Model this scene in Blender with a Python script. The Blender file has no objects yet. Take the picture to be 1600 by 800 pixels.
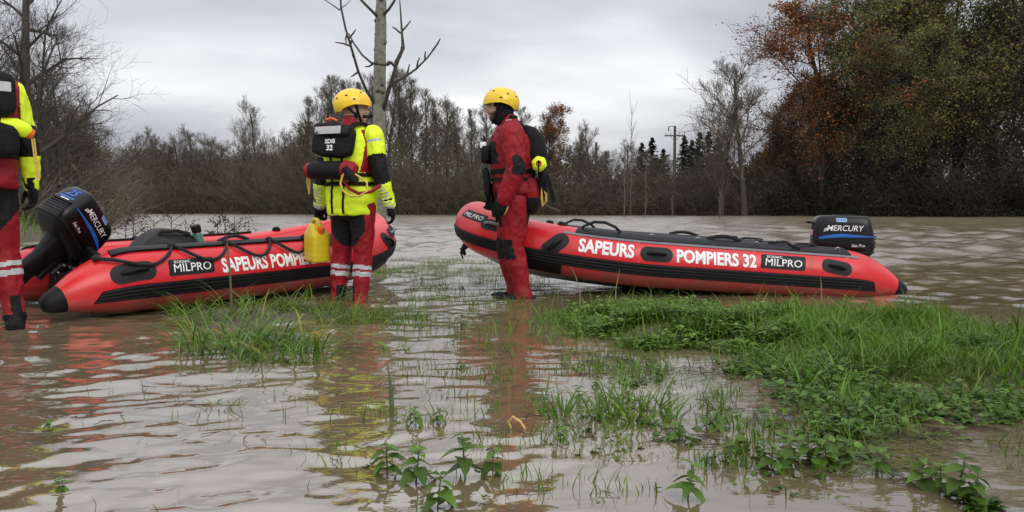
import bpy, bmesh, math, random
import numpy as np
from mathutils import Vector, Matrix, Euler

random.seed(7)
scene = bpy.context.scene
COL = scene.collection
PI = math.pi
rad = math.radians

# ------------------------------------------------------------------ camera
FPX, CAM_H = 1256.0, 0.75
PITCH = math.atan(74 / FPX)
cam_data = bpy.data.cameras.new('camera')
cam_data.sensor_width = 36.0
cam_data.lens = 36.0 * FPX / 1600.0
cam_data.clip_start = 0.05
cam_data.clip_end = 4000
cam = bpy.data.objects.new('camera', cam_data)
cam.location = (0, 0, CAM_H)
cam.rotation_euler = (PI / 2 - PITCH, 0, 0)
COL.objects.link(cam)
scene.camera = cam

# ------------------------------------------------------------------ sky
SUN_EL, SUN_AZ = rad(38), rad(150)          # behind thin cloud, high, over the camera's right shoulder
world = bpy.data.worlds.new('World')
scene.world = world
world.use_nodes = True
wn, wl = world.node_tree.nodes, world.node_tree.links
wn.clear()
w_out = wn.new('ShaderNodeOutputWorld')
w_bg = wn.new('ShaderNodeBackground')
w_sky = wn.new('ShaderNodeTexSky')
w_sky.sky_type = 'NISHITA'
w_sky.sun_disc = False
w_sky.sun_elevation = SUN_EL
w_sky.sun_rotation = SUN_AZ
w_sky.dust_density = 3.0
w_co = wn.new('ShaderNodeTexCoord')
w_sep = wn.new('ShaderNodeSeparateXYZ')
wl.new(w_co.outputs['Generated'], w_sep.inputs[0])
w_abs = wn.new('ShaderNodeMath'); w_abs.operation = 'ABSOLUTE'
wl.new(w_sep.outputs['Z'], w_abs.inputs[0])
w_add = wn.new('ShaderNodeMath'); w_add.operation = 'ADD'; w_add.inputs[1].default_value = 0.22
wl.new(w_abs.outputs[0], w_add.inputs[0])
w_div = wn.new('ShaderNodeVectorMath'); w_div.operation = 'DIVIDE'
w_cmb = wn.new('ShaderNodeCombineXYZ')
for i in range(3):
    wl.new(w_add.outputs[0], w_cmb.inputs[i])
wl.new(w_co.outputs['Generated'], w_div.inputs[0])
wl.new(w_cmb.outputs[0], w_div.inputs[1])
w_map = wn.new('ShaderNodeMapping')
w_map.inputs['Location'].default_value = (3.1, 0.6, 0.0)
w_map.inputs['Scale'].default_value = (0.75, 1.05, 0.6)
w_map.inputs['Rotation'].default_value = (0, 0, 0.35)
wl.new(w_div.outputs[0], w_map.inputs['Vector'])
w_no = wn.new('ShaderNodeTexNoise')
w_no.inputs['Scale'].default_value = 0.85
w_no.inputs['Detail'].default_value = 5.0
w_no.inputs['Roughness'].default_value = 0.48
w_no.inputs['Distortion'].default_value = 0.25
wl.new(w_map.outputs[0], w_no.inputs['Vector'])
w_rp = wn.new('ShaderNodeValToRGB')
e = w_rp.color_ramp.elements
e[0].position = 0.34; e[0].color = (0.355, 0.366, 0.412, 1)
e[1].position = 0.68; e[1].color = (0.830, 0.835, 0.845, 1)
m_ = e.new(0.50); m_.color = (0.535, 0.543, 0.573, 1)
wl.new(w_no.outputs['Fac'], w_rp.inputs[0])
w_sc = wn.new('ShaderNodeVectorMath'); w_sc.operation = 'SCALE'; w_sc.inputs['Scale'].default_value = 0.10
wl.new(w_sky.outputs[0], w_sc.inputs[0])
w_mix = wn.new('ShaderNodeMixRGB'); w_mix.inputs[0].default_value = 0.94     # closed cloud deck over the clear sky
wl.new(w_sc.outputs[0], w_mix.inputs[1])
wl.new(w_rp.outputs[0], w_mix.inputs[2])
w_zen = wn.new('ShaderNodeMath'); w_zen.operation = 'MULTIPLY_ADD'; w_zen.inputs[1].default_value = 1.4; w_zen.inputs[2].default_value = 1.0   # overcast sky: brighter towards the zenith
wl.new(w_abs.outputs[0], w_zen.inputs[0])
w_lum = wn.new('ShaderNodeVectorMath'); w_lum.operation = 'SCALE'
wl.new(w_mix.outputs[0], w_lum.inputs[0]); wl.new(w_zen.outputs[0], w_lum.inputs['Scale'])
wl.new(w_lum.outputs[0], w_bg.inputs['Color'])
w_bg.inputs['Strength'].default_value = 0.97
wl.new(w_bg.outputs[0], w_out.inputs['Surface'])

# ------------------------------------------------------------------ sun (veiled by cloud)
sun_d = bpy.data.lights.new('sun', 'SUN')
sun_d.energy = 0.9
sun_d.angle = rad(35)
sun_d.color = (1.0, 0.96, 0.90)
sun = bpy.data.objects.new('sun', sun_d)
sun_dir = Vector((math.sin(SUN_AZ) * math.cos(SUN_EL), math.cos(SUN_AZ) * math.cos(SUN_EL), math.sin(SUN_EL)))
sun.rotation_euler = sun_dir.to_track_quat('Z', 'Y').to_euler()
sun.location = sun_dir * 50
COL.objects.link(sun)

vs = scene.view_settings
vs.view_transform = 'Standard'
vs.look = 'None'
vs.exposure = 0.14
vs.gamma = 1.0
vs.use_curve_mapping = False
scene.cycles.max_bounces = 6
scene.cycles.transparent_max_bounces = 8
scene.cycles.use_denoising = True

# ------------------------------------------------------------------ helpers
def ray(px, py):
    u, v = (px - 800) / FPX, (400 - py) / FPX
    cp, sp = math.cos(PITCH), math.sin(PITCH)
    return Vector((u, cp + v * sp, -sp + v * cp))
def gp(px, py, z=0.0):
    """the point at height z that the photograph shows at this pixel"""
    d = ray(px, py); t = (z - CAM_H) / d.z
    return Vector((d.x * t, d.y * t, z))
def at(px, py, Y):
    d = ray(px, py); t = Y / d.y
    return Vector((d.x * t, Y, CAM_H + d.z * t))

def tag(o, label=None, cat=None, group=None, kind=None):
    if label: o['label'] = label
    if cat: o['category'] = cat
    if group: o['group'] = group
    if kind: o['kind'] = kind
    return o
def empty(name, loc=(0, 0, 0), rot=(0, 0, 0)):
    o = bpy.data.objects.new(name, None)
    o.location = loc; o.rotation_euler = rot
    o.empty_display_size = 0.2
    COL.objects.link(o)
    return o
def link(name, me, parent=None, mats=()):
    o = bpy.data.objects.new(name, me)
    for m in mats: me.materials.append(m)
    COL.objects.link(o)
    if parent is not None: o.parent = parent
    return o
def np_mesh(name, V, tris=None, quads=None, smooth=False):
    V = np.asarray(V, np.float32).reshape(-1, 3)
    me = bpy.data.meshes.new(name)
    loops, starts, totals = [], [], []
    n = 0
    for F, k in ((quads, 4), (tris, 3)):
        if F is None or len(F) == 0: continue
        F = np.asarray(F, np.int32).reshape(-1, k)
        loops.append(F.ravel())
        starts.append(n + np.arange(len(F), dtype=np.int32) * k)
        totals.append(np.full(len(F), k, np.int32))
        n += F.size
    me.vertices.add(len(V)); me.vertices.foreach_set('co', V.ravel())
    me.loops.add(n); me.loops.foreach_set('vertex_index', np.concatenate(loops))
    st = np.concatenate(starts)
    me.polygons.add(len(st)); me.polygons.foreach_set('loop_start', st)
    me.polygons.foreach_set('loop_total', np.concatenate(totals))
    if smooth: me.polygons.foreach_set('use_smooth', np.ones(len(st), bool))
    me.update(calc_edges=True)
    return me

class MB:
    """collects shapes into one mesh"""
    def __init__(s): s.v = []; s.f = []; s.mi = []
    def add(s, V, F, mi=0):
        b = len(s.v)
        s.v += [tuple(p) for p in V]
        s.f += [tuple(i + b for i in f) for f in F]
        s.mi += [mi] * len(F)
        return s
    def box(s, c, d, rot=None, mi=0):
        V = [Vector((sx * d[0] / 2, sy * d[1] / 2, sz * d[2] / 2)) for sx in (-1, 1) for sy in (-1, 1) for sz in (-1, 1)]
        if rot is not None:
            M = rot if isinstance(rot, Matrix) else Euler(rot).to_matrix()
            V = [M @ p for p in V]
        V = [p + Vector(c) for p in V]
        return s.add(V, [(0, 1, 3, 2), (4, 6, 7, 5), (0, 4, 5, 1), (2, 3, 7, 6), (0, 2, 6, 4), (1, 5, 7, 3)], mi)
    def tube(s, pts, r, n=8, cap=True, mi=0, closed=False):
        pts = [Vector(p) for p in pts]
        k = len(pts)
        if not hasattr(r, '__len__'): r = [r] * k
        V = []; F = []
        up = None
        for i, p in enumerate(pts):
            a = pts[(i - 1) % k] if (i > 0 or closed) else p
            b = pts[(i + 1) % k] if (i < k - 1 or closed) else p
            t = (b - a).normalized()
            if up is None:
                up = Vector((0, 0, 1)) if abs(t.z) < 0.9 else Vector((1, 0, 0))
            sd = t.cross(up).normalized(); up = sd.cross(t).normalized()
            for j in range(n):
                an = 2 * PI * j / n
                V.append(p + (sd * math.cos(an) + up * math.sin(an)) * r[i])
        for i in range(k if closed else k - 1):
            i2 = (i + 1) % k
            for j in range(n):
                j2 = (j + 1) % n
                F.append((i * n + j, i * n + j2, i2 * n + j2, i2 * n + j))
        if cap and not closed:
            F.append(tuple(range(n - 1, -1, -1))); F.append(tuple((k - 1) * n + j for j in range(n)))
        return s.add(V, F, mi)
    def ell(s, c, r, rot=None, n=16, m=10, mi=0):
        V = []; F = []
        M = (rot if isinstance(rot, Matrix) else Euler(rot).to_matrix()) if rot is not None else None
        for i in range(m + 1):
            th = PI * i / m
            for j in range(n):
                ph = 2 * PI * j / n
                p = Vector((r[0] * math.sin(th) * math.cos(ph), r[1] * math.sin(th) * math.sin(ph), r[2] * math.cos(th)))
                if M: p = M @ p
                V.append(p + Vector(c))
        for i in range(m):
            for j in range(n):
                j2 = (j + 1) % n
                F.append((i * n + j, (i + 1) * n + j, (i + 1) * n + j2, i * n + j2))
        return s.add(V, F, mi)
    def loft(s, rings, cap=True, mi=0):
        n = len(rings[0]); V = [p for r in rings for p in r]; F = []
        for i in range(len(rings) - 1):
            for j in range(n):
                j2 = (j + 1) % n
                F.append((i * n + j, i * n + j2, (i + 1) * n + j2, (i + 1) * n + j))
        if cap:
            F.append(tuple(range(n - 1, -1, -1))); F.append(tuple((len(rings) - 1) * n + j for j in range(n)))
        return s.add(V, F, mi)
    def mesh(s, name, smooth=True, angle=None, bevel=None):
        me = bpy.data.meshes.new(name)
        me.from_pydata(s.v, [], s.f)
        me.polygons.foreach_set('material_index', s.mi)
        bm = bmesh.new(); bm.from_mesh(me)
        bmesh.ops.remove_doubles(bm, verts=bm.verts, dist=1e-5)
        bmesh.ops.recalc_face_normals(bm, faces=bm.faces)
        if bevel:
            ed = [e_ for e_ in bm.edges if len(e_.link_faces) == 2 and e_.calc_face_angle(0) > 0.6]
            bmesh.ops.bevel(bm, geom=ed, offset=bevel, segments=2, profile=0.6, affect='EDGES')
        for f in bm.faces: f.smooth = smooth
        if smooth:
            lim = angle if angle else 0.75
            for e_ in bm.edges:
                if len(e_.link_faces) == 2 and e_.calc_face_angle(0) > lim: e_.smooth = False
        bm.to_mesh(me); bm.free()
        return me
    def build(s, name, mats, parent=None, **kw):
        if not isinstance(mats, (list, tuple)): mats = [mats]
        return link(name, s.mesh(name, **kw), parent, mats)

# ------------------------------------------------------------------ materials
MATS = {}
def mat(name, col, rough=0.5, var=0.12, scale=6.0, bump=0.0, bscale=60.0, spec=0.5, metal=0.0, coat=0.0, col2=None, trans=0.0, attr=False, sheen=0.0, dirt=None, mud=None):
    """procedural surface: base colour broken up by noise, fine bump, optional second colour, translucency, mud splash"""
    m = bpy.data.materials.new(name); m.use_nodes = True
    nt = m.node_tree; N = nt.nodes; L = nt.links
    b = N['Principled BSDF']; out = N['Material Output']
    b.inputs['Roughness'].default_value = rough
    b.inputs['Metallic'].default_value = metal
    b.inputs['Specular IOR Level'].default_value = spec
    b.inputs['Coat Weight'].default_value = coat
    b.inputs['Coat Roughness'].default_value = 0.12
    b.inputs['Sheen Weight'].default_value = sheen
    tc = N.new('ShaderNodeTexCoord')
    no = N.new('ShaderNodeTexNoise'); no.inputs['Scale'].default_value = scale; no.inputs['Detail'].default_value = 5
    no.inputs['Roughness'].default_value = 0.6
    L.new(tc.outputs['Object'], no.inputs['Vector'])
    c = Vector(col)
    c2 = Vector(col2) if col2 else c * (1 - 2 * var)
    rp = N.new('ShaderNodeValToRGB')
    rp.color_ramp.elements[0].position = 0.3; rp.color_ramp.elements[1].position = 0.7
    rp.color_ramp.elements[0].color = (*c2, 1)
    rp.color_ramp.elements[1].color = (*(c if col2 else c * (1 + var)), 1)
    L.new(no.outputs['Fac'], rp.inputs[0])
    src = rp.outputs[0]
    if attr:
        at_ = N.new('ShaderNodeAttribute'); at_.attribute_name = 'tint'
        mx = N.new('ShaderNodeMixRGB'); mx.blend_type = 'MULTIPLY'; mx.inputs[0].default_value = 1
        L.new(src, mx.inputs[1]); L.new(at_.outputs['Color'], mx.inputs[2]); src = mx.outputs[0]
    if dirt:
        n2 = N.new('ShaderNodeTexNoise'); n2.inputs['Scale'].default_value = dirt[1]; n2.inputs['Detail'].default_value = 6
        n2.inputs['Roughness'].default_value = 0.7
        L.new(tc.outputs['Object'], n2.inputs['Vector'])
        r2 = N.new('ShaderNodeValToRGB'); r2.color_ramp.elements[0].position = dirt[2]; r2.color_ramp.elements[1].position = dirt[2] + 0.2
        r2.color_ramp.elements[1].color = (dirt[3], dirt[3], dirt[3], 1)
        L.new(n2.outputs['Fac'], r2.inputs[0])
        mx = N.new('ShaderNodeMixRGB'); mx.inputs[2].default_value = (*dirt[0], 1)
        L.new(r2.outputs[0], mx.inputs[0]); L.new(src, mx.inputs[1]); src = mx.outputs[0]
        mr = N.new('ShaderNodeMath'); mr.operation = 'MULTIPLY_ADD'; mr.inputs[1].default_value = 0.35; mr.inputs[2].default_value = rough
        L.new(r2.outputs[0], mr.inputs[0]); L.new(mr.outputs[0], b.inputs['Roughness'])
    if mud:                                                             # dried silt up to an uneven old waterline
        sx = N.new('ShaderNodeSeparateXYZ'); L.new(tc.outputs['Object'], sx.inputs[0])
        n3 = N.new('ShaderNodeTexNoise'); n3.inputs['Scale'].default_value = 7.0; n3.inputs['Detail'].default_value = 7; n3.inputs['Roughness'].default_value = 0.72
        L.new(tc.outputs['Object'], n3.inputs['Vector'])
        ma = N.new('ShaderNodeMath'); ma.operation = 'MULTIPLY_ADD'; ma.inputs[1].default_value = mud[2]; L.new(n3.outputs['Fac'], ma.inputs[0]); L.new(sx.outputs['Z'], ma.inputs[2])
        mr3 = N.new('ShaderNodeMapRange'); mr3.inputs['From Min'].default_value = mud[0] + mud[2] * .5; mr3.inputs['From Max'].default_value = mud[1] + mud[2] * .5
        mr3.inputs['To Min'].default_value = mud[3]; mr3.inputs['To Max'].default_value = 0.0; L.new(ma.outputs[0], mr3.inputs['Value'])
        mx3 = N.new('ShaderNodeMixRGB'); mx3.inputs[2].default_value = (0.13, 0.095, 0.06, 1); L.new(mr3.outputs[0], mx3.inputs[0]); L.new(src, mx3.inputs[1]); src = mx3.outputs[0]
    L.new(src, b.inputs['Base Color'])
    if bump:
        nb = N.new('ShaderNodeTexNoise'); nb.inputs['Scale'].default_value = bscale; nb.inputs['Detail'].default_value = 4
        L.new(tc.outputs['Object'], nb.inputs['Vector'])
        bp = N.new('ShaderNodeBump'); bp.inputs['Strength'].default_value = bump; bp.inputs['Distance'].default_value = 0.02
        L.new(nb.outputs['Fac'], bp.inputs['Height']); L.new(bp.outputs[0], b.inputs['Normal'])
    if trans:
        tr = N.new('ShaderNodeBsdfTranslucent'); L.new(src, tr.inputs['Color'])
        ms = N.new('ShaderNodeMixShader'); ms.inputs[0].default_value = trans
        L.new(b.outputs[0], ms.inputs[1]); L.new(tr.outputs[0], ms.inputs[2]); L.new(ms.outputs[0], out.inputs['Surface'])
    MATS[name] = m
    return m

M_RED = mat('boat_hypalon_red', (0.60, 0.014, 0.020), 0.30, 0.06, 3, 0.10, 16, dirt=((0.24, 0.06, 0.05), 4.5, 0.53, 0.42), mud=(0.06, 0.15, 0.30, 0.62))
M_BLK = mat('black_rubber', (0.006, 0.006, 0.007), 0.55, 0.2, 9, 0.1, 120, spec=0.22, dirt=((0.07, 0.06, 0.05), 5, 0.60, 0.3))
M_DGR = mat('dark_grey_patch', (0.013, 0.0135, 0.016), 0.55, 0.2, 9, 0.1, 150, spec=0.25, dirt=((0.08, 0.07, 0.06), 5, 0.60, 0.3))
M_GREY = mat('grey_tape', (0.16, 0.16, 0.17), 0.5, 0.1)
M_HULL = mat('hull_underside', (0.30, 0.30, 0.31), 0.5, 0.15, 5, dirt=((0.12, 0.10, 0.07), 3, 0.5, 0.7))
M_WHITE = mat('white_print', (0.80, 0.80, 0.80), 0.5, 0.06, 30, dirt=((0.45, 0.38, 0.36), 14, 0.62, 0.5))
M_ALU = mat('aluminium', (0.55, 0.55, 0.56), 0.35, 0.1, metal=1.0)
M_DECK = mat('deck_board', (0.10, 0.10, 0.105), 0.6, 0.2, 12, 0.2, 40)
M_ENG = mat('gloss_black_cowl', (0.005, 0.005, 0.006), 0.26, 0.2, 5, coat=0.0, spec=0.3, dirt=((0.04, 0.036, 0.03), 7, 0.60, 0.3))
M_ENGM = mat('matt_black_metal', (0.007, 0.007, 0.008), 0.5, 0.2, 9, 0.1, 60, spec=0.25)
M_BLUE = mat('blue_decal', (0.010, 0.13, 0.52), 0.35, 0.15, 12)
M_LBL = mat('pale_blue_label', (0.28, 0.45, 0.72), 0.45, 0.1, 20)
M_PINK = mat('red_white_tag', (0.62, 0.33, 0.36), 0.5, 0.2, 30)
M_ROPE = mat('black_rope', (0.008, 0.008, 0.009), 0.75, 0.2, 60, 0.5, 300)
M_BARK = mat('bark_dark', (0.060, 0.048, 0.038), 0.9, col2=(0.028, 0.024, 0.020), scale=3.0, bump=0.6, bscale=14)
M_TWIG = mat('twig_brown', (0.140, 0.112, 0.084), 0.9, col2=(0.090, 0.074, 0.058), scale=0.6)
M_TWIG2 = mat('twig_olive', (0.140, 0.122, 0.080), 0.9, col2=(0.090, 0.080, 0.056), scale=0.6)
M_BIRCH = mat('lichen_bark', (0.24, 0.235, 0.185), 0.85, col2=(0.085, 0.088, 0.055), scale=16, bump=0.5, bscale=40, dirt=((0.03, 0.027, 0.022), 7, 0.60, 0.9))
M_MUD = mat('river_bank_soil', (0.10, 0.075, 0.048), 0.8, col2=(0.055, 0.045, 0.026), scale=2.0, bump=0.4, bscale=9)
M_GRASS = mat('grass_blade', (0.100, 0.190, 0.020), 0.42, 0.18, 1.6, attr=True, trans=0.28, spec=0.3)
M_LEAF = mat('nettle_leaf', (0.095, 0.180, 0.026), 0.42, 0.2, 22, 0.3, 90, attr=True, trans=0.22, spec=0.3)
M_STEM = mat('plant_stem', (0.09, 0.10, 0.045), 0.6, 0.2)
M_DRY = mat('dead_stem', (0.065, 0.045, 0.036), 0.85, 0.25, 14)
M_STRAW = mat('straw_stem', (0.30, 0.24, 0.12), 0.7, 0.2, 14)
M_FOL = mat('tree_foliage', (1, 1, 1), 0.6, 0.12, 0.25, attr=True, trans=0.42, spec=0.2)

# ------------------------------------------------------------------ terrain
rng = np.random.default_rng(11)
def smooth(a, b, x):
    t = np.clip((x - a) / (b - a), 0, 1); return t * t * (3 - 2 * t)
class Fbm:
    """cheap value-noise-like field: sum of random plane waves"""
    def __init__(s, seed, lam, n=28):
        r = np.random.default_rng(seed); a = r.uniform(0, 2 * PI, n); k = 2 * PI / (lam * r.uniform(0.6, 2.2, n))
        s.kx, s.ky, s.ph = k * np.cos(a), k * np.sin(a), r.uniform(0, 2 * PI, n); s.n = n
    def __call__(s, x, y):
        o = np.zeros_like(np.asarray(x, float))
        for i in range(s.n): o = o + np.sin(x * s.kx[i] + y * s.ky[i] + s.ph[i])
        return o / math.sqrt(s.n / 2)
nz_bank, nz_small, nz_edge = Fbm(1, 0.9), Fbm(2, 0.28), Fbm(3, 9.0)
def shore_far(x):
    """far bank: distance of the waterline, nearer on the right"""
    return np.interp(x, [-90, -45, -15, 15, 40, 90], [128, 118, 97, 90, 72, 58]) + 0.8 * nz_edge(x, x * 0)
def left_bank(x, y):
    """positive inside the wooded bank on the left"""
    return np.minimum(-(x + 11.0 + (y - 21) * 0.49), (y - 16.5))
def poly_dist(x, y, P):
    """signed distance (positive inside) to a polygon"""
    x = np.asarray(x, float); y = np.asarray(y, float)
    d = np.full(x.shape, 1e9); ins = np.zeros(x.shape, bool)
    n = len(P)
    for i in range(n):
        ax, ay = P[i]; bx, by = P[(i + 1) % n]
        ex, ey = bx - ax, by - ay
        t = np.clip(((x - ax) * ex + (y - ay) * ey) / (ex * ex + ey * ey), 0, 1)
        d = np.minimum(d, np.hypot(x - ax - t * ex, y - ay - t * ey))
        c = ((ay > y) != (by > y))
        xi = ax + (y - ay) / (by - ay + 1e-12) * ex
        ins ^= c & (x < xi)
    return np.where(ins, d, -d)
BANK = [tuple(gp(px, py).xy) for px, py in ((835, 492), (960, 480), (1240, 488), (1440, 494), (1640, 520), (1900, 560), (1900, 650), (1640, 632), (1440, 618), (1330, 640), (1240, 600), (1150, 560), (1040, 552), (960, 540), (900, 520))]
STRIP = [tuple(gp(px, py).xy) for px, py in ((265, 497), (330, 480), (480, 474), (600, 482), (640, 494), (560, 504), (420, 512), (300, 520))]
def bank_h(x, y):
    b = poly_dist(x, y, BANK); s_ = poly_dist(x, y, STRIP)
    h = -0.14 + 0.185 * smooth(-0.55, 0.75, b) + 0.16 * smooth(-0.35, 0.3, s_)
    return h + 0.018 * nz_bank(x, y) + 0.006 * nz_small(x, y)
def ground_h(x, y):
    near = bank_h(x, y)
    bed = -0.14 - 1.2 * smooth(8, 16, y)
    h = np.where(y < 9.5, near, near * (1 - smooth(9.5, 12, y)) + bed * smooth(9.5, 12, y))
    h = np.maximum(h, -1.4 + 1.9 * smooth(-2, 2.5, left_bank(x, y)) + 0.02 * np.clip(left_bank(x, y), 0, 60))
    f = y - shore_far(x)
    h = np.maximum(h, -1.4 + 1.7 * smooth(-3, 1.5, f) + 0.9 * smooth(1, 14, f))
    return h
def fan_grid(y0, y1, ny, nx, wa, wb):
    Y = y0 * (y1 / y0) ** np.linspace(0, 1, ny)
    U = np.linspace(-1, 1, nx)
    X = U[None, :] * (Y[:, None] * wa + wb)
    YY = np.repeat(Y[:, None], nx, 1)
    i = np.arange(ny - 1)[:, None] * nx + np.arange(nx - 1)[None, :]
    Q = np.stack([i, i + 1, i + nx + 1, i + nx], -1).reshape(-1, 4)
    return X, YY, Q
X, Y, Q = fan_grid(0.6, 3000, 330, 300, 0.95, 2.0)
V = np.stack([X, Y, ground_h(X, Y)], -1)
ground = link('ground', np_mesh('ground', V, quads=Q, smooth=True), None, [M_MUD])
tag(ground, 'muddy flooded meadow ground and river banks', kind='structure')

# ------------------------------------------------------------------ flood water
def build_water():
    ny, nx = 820, 420
    X, Y, Q = fan_grid(0.7, 260, ny, nx, 0.92, 1.6)
    r = np.random.default_rng(5)
    dy = Y * (math.log(260 / 0.7) / ny)
    Z = np.zeros_like(X)
    chop = 0.15 + 1.15 * smooth(6.6, 14, Y)                          # river beyond the boats runs rough, the flooded meadow lies calmer
    calm = 1 - 0.75 * np.exp(-(((X - 1.0) / 1.3) ** 2 + ((Y - 3.9) / 1.3) ** 2)) - 0.55 * smooth(0.2, 1.5, X) * (1 - smooth(5.0, 6.4, Y))
    calm = np.clip(calm, 0.12, 1)
    left = 1 + 0.9 * smooth(0.6, -1.2, X) * (1 - smooth(5, 8, Y))
    gust = 0.55 + 0.45 * Fbm(21, 5.0)(X * 0.5, Y)
    for lam0, n, amp, base in ((0.085, 34, 0.0023, 0), (0.20, 34, 0.0047, 0), (0.46, 30, 0.0066, 0), (1.0, 30, 0.023, -1), (2.2, 24, 0.022, -1)):
        for i in range(n):
            lam = lam0 * r.uniform(0.65, 1.5)
            a = rad(104) + r.normal() * 0.50
            k = 2 * PI / lam
            kx, ky = k * math.cos(a), k * math.sin(a)
            ph = r.uniform(0, 2 * PI)
            res = smooth(2.2, 4.5, lam / dy)
            w = np.sin(X * kx + Y * ky + ph + 0.8 * np.sin(X * kx * 0.23 - Y * ky * 0.17 + ph * 2))
            A = amp / math.sqrt(n / 2)
            if base < 0:
                Z += A * chop * (0.25 + 0.75 * smooth(6, 14, Y)) * res * w
            else:
                Z += A * (0.62 * calm * left + 1.5 * smooth(1.6, 3.2, X) * smooth(5.6, 6.6, Y) * (1 - smooth(9, 13, Y)) + chop * 1.7 * smooth(6.4, 11, Y)) * np.clip(gust, 0.35, 1.3) * res * w
    for cx, cy, am in ((-1.33, 6.42, .004), (-1.16, 6.45, .004), (0.05, 6.70, .0045), (-3.05, 4.98, .004), (-3.1, 5.3, .004), (3.2, 7.0, .004), (-0.35, 3.0, .001)):
        rr = np.hypot(X - cx, Y - cy)                                   # rings where the current breaks on legs and hulls
        Z += am * np.sin(rr * 2 * PI / .11 - 1.5 * np.sin(X * 7 + Y * 3)) * np.exp(-rr / .28)
    fade = 1 - smooth(120, 250, Y)
    V = np.stack([X, Y, Z * fade], -1)
    o = link('water', np_mesh('water', V, quads=Q, smooth=True))
    m = bpy.data.materials.new('muddy_flood_water'); m.use_nodes = True
    N = m.node_tree.nodes; L = m.node_tree.links; b = N['Principled BSDF']
    b.inputs['Roughness'].default_value = 0.035
    b.inputs['IOR'].default_value = 3.0
    tc = N.new('ShaderNodeTexCoord')
    n1 = N.new('ShaderNodeTexNoise'); n1.inputs['Scale'].default_value = 0.55; n1.inputs['Detail'].default_value = 4
    n1.inputs['Distortion'].default_value = 0.6
    L.new(tc.outputs['Object'], n1.inputs['Vector'])
    rp = N.new('ShaderNodeValToRGB')
    rp.color_ramp.elements[0].position = 0.3; rp.color_ramp.elements[0].color = (0.118, 0.090, 0.052, 1)
    rp.color_ramp.elements[1].position = 0.7; rp.color_ramp.elements[1].color = (0.165, 0.126, 0.074, 1)
    L.new(n1.outputs['Fac'], rp.inputs[0]); L.new(rp.outputs[0], b.inputs['Base Color'])
    mp = N.new('ShaderNodeMapping'); mp.inputs['Scale'].default_value = (5, 11, 1)
    L.new(tc.outputs['Object'], mp.inputs['Vector'])
    n2 = N.new('ShaderNodeTexNoise'); n2.inputs['Scale'].default_value = 1.6; n2.inputs['Detail'].default_value = 3
    L.new(mp.outputs[0], n2.inputs['Vector'])
    bp = N.new('ShaderNodeBump'); bp.inputs['Distance'].default_value = 0.03
    sy = N.new('ShaderNodeSeparateXYZ'); L.new(tc.outputs['Object'], sy.inputs[0])
    mr = N.new('ShaderNodeMapRange'); mr.inputs['From Min'].default_value = 6.5; mr.inputs['From Max'].default_value = 14; mr.inputs['To Min'].default_value = 0.05; mr.inputs['To Max'].default_value = 0.55   # the open river is choppier than the flooded meadow
    L.new(sy.outputs['Y'], mr.inputs['Value']); L.new(mr.outputs[0], bp.inputs['Strength'])
    L.new(n2.outputs['Fac'], bp.inputs['Height']); L.new(bp.outputs[0], b.inputs['Normal'])
    rr_ = N.new('ShaderNodeMapRange'); rr_.inputs['From Min'].default_value = 9; rr_.inputs['From Max'].default_value = 55; rr_.inputs['To Min'].default_value = 0.035; rr_.inputs['To Max'].default_value = 0.26   # chop too fine to model on the open river
    L.new(sy.outputs['Y'], rr_.inputs['Value']); L.new(rr_.outputs[0], b.inputs['Roughness'])
    o.data.materials.append(m)
    tag(o, 'brown rippled flood water of the swollen river', kind='structure')
    return o
water = build_water()

# ------------------------------------------------------------------ lettering
from mathutils.bvhtree import BVHTree
def text2d(txt, height, bold=0.0, shear=0.0, width=None, space=1.0):
    """flat glyphs centred on the origin; returns a bmesh in the xy plane"""
    cu = bpy.data.curves.new('t', 'FONT'); cu.body = txt
    cu.offset = bold; cu.shear = shear; cu.space_character = space; cu.resolution_u = 3
    o = bpy.data.objects.new('t', cu); COL.objects.link(o)
    dg = bpy.context.evaluated_depsgraph_get()
    me = bpy.data.meshes.new_from_object(o.evaluated_get(dg))
    bpy.data.objects.remove(o); bpy.data.curves.remove(cu)
    bm = bmesh.new(); bm.from_mesh(me); bpy.data.meshes.remove(me)
    xs = [v.co.x for v in bm.verts]; ys = [v.co.y for v in bm.verts]
    cx, cy = (min(xs) + max(xs)) / 2, (min(ys) + max(ys)) / 2
    k = height / (max(ys) - min(ys)); kx = k if width is None else width / (max(xs) - min(xs))
    for v in bm.verts: v.co = Vector(((v.co.x - cx) * kx, (v.co.y - cy) * k, 0))
    return bm
def poly2d(pts):
    bm = bmesh.new(); bm.faces.new([bm.verts.new((x, y, 0)) for x, y in pts]); return bm
def rrect(w, h, r, skew=0.0, n=5):
    P = []
    for cx, cy, a0 in ((w / 2 - r, h / 2 - r, 0), (-w / 2 + r, h / 2 - r, 90), (-w / 2 + r, -h / 2 + r, 180), (w / 2 - r, -h / 2 + r, 270)):
        for i in range(n + 1):
            a = rad(a0 + 90 * i / n); P.append((cx + r * math.cos(a) + skew * (cy + r * math.sin(a)), cy + r * math.sin(a)))
    return P
def slices(bm, step_x=None, step_y=None):
    for ax, st in ((0, step_x), (1, step_y)):
        if not st: continue
        lo = min(v.co[ax] for v in bm.verts); hi = max(v.co[ax] for v in bm.verts)
        x = lo + st
        while x < hi - 1e-4:
            co = Vector((0, 0, 0)); co[ax] = x; no = Vector((0, 0, 0)); no[ax] = 1
            bmesh.ops.bisect_plane(bm, geom=bm.verts[:] + bm.edges[:] + bm.faces[:], dist=1e-6, plane_co=co, plane_no=no)
            x += st
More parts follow.
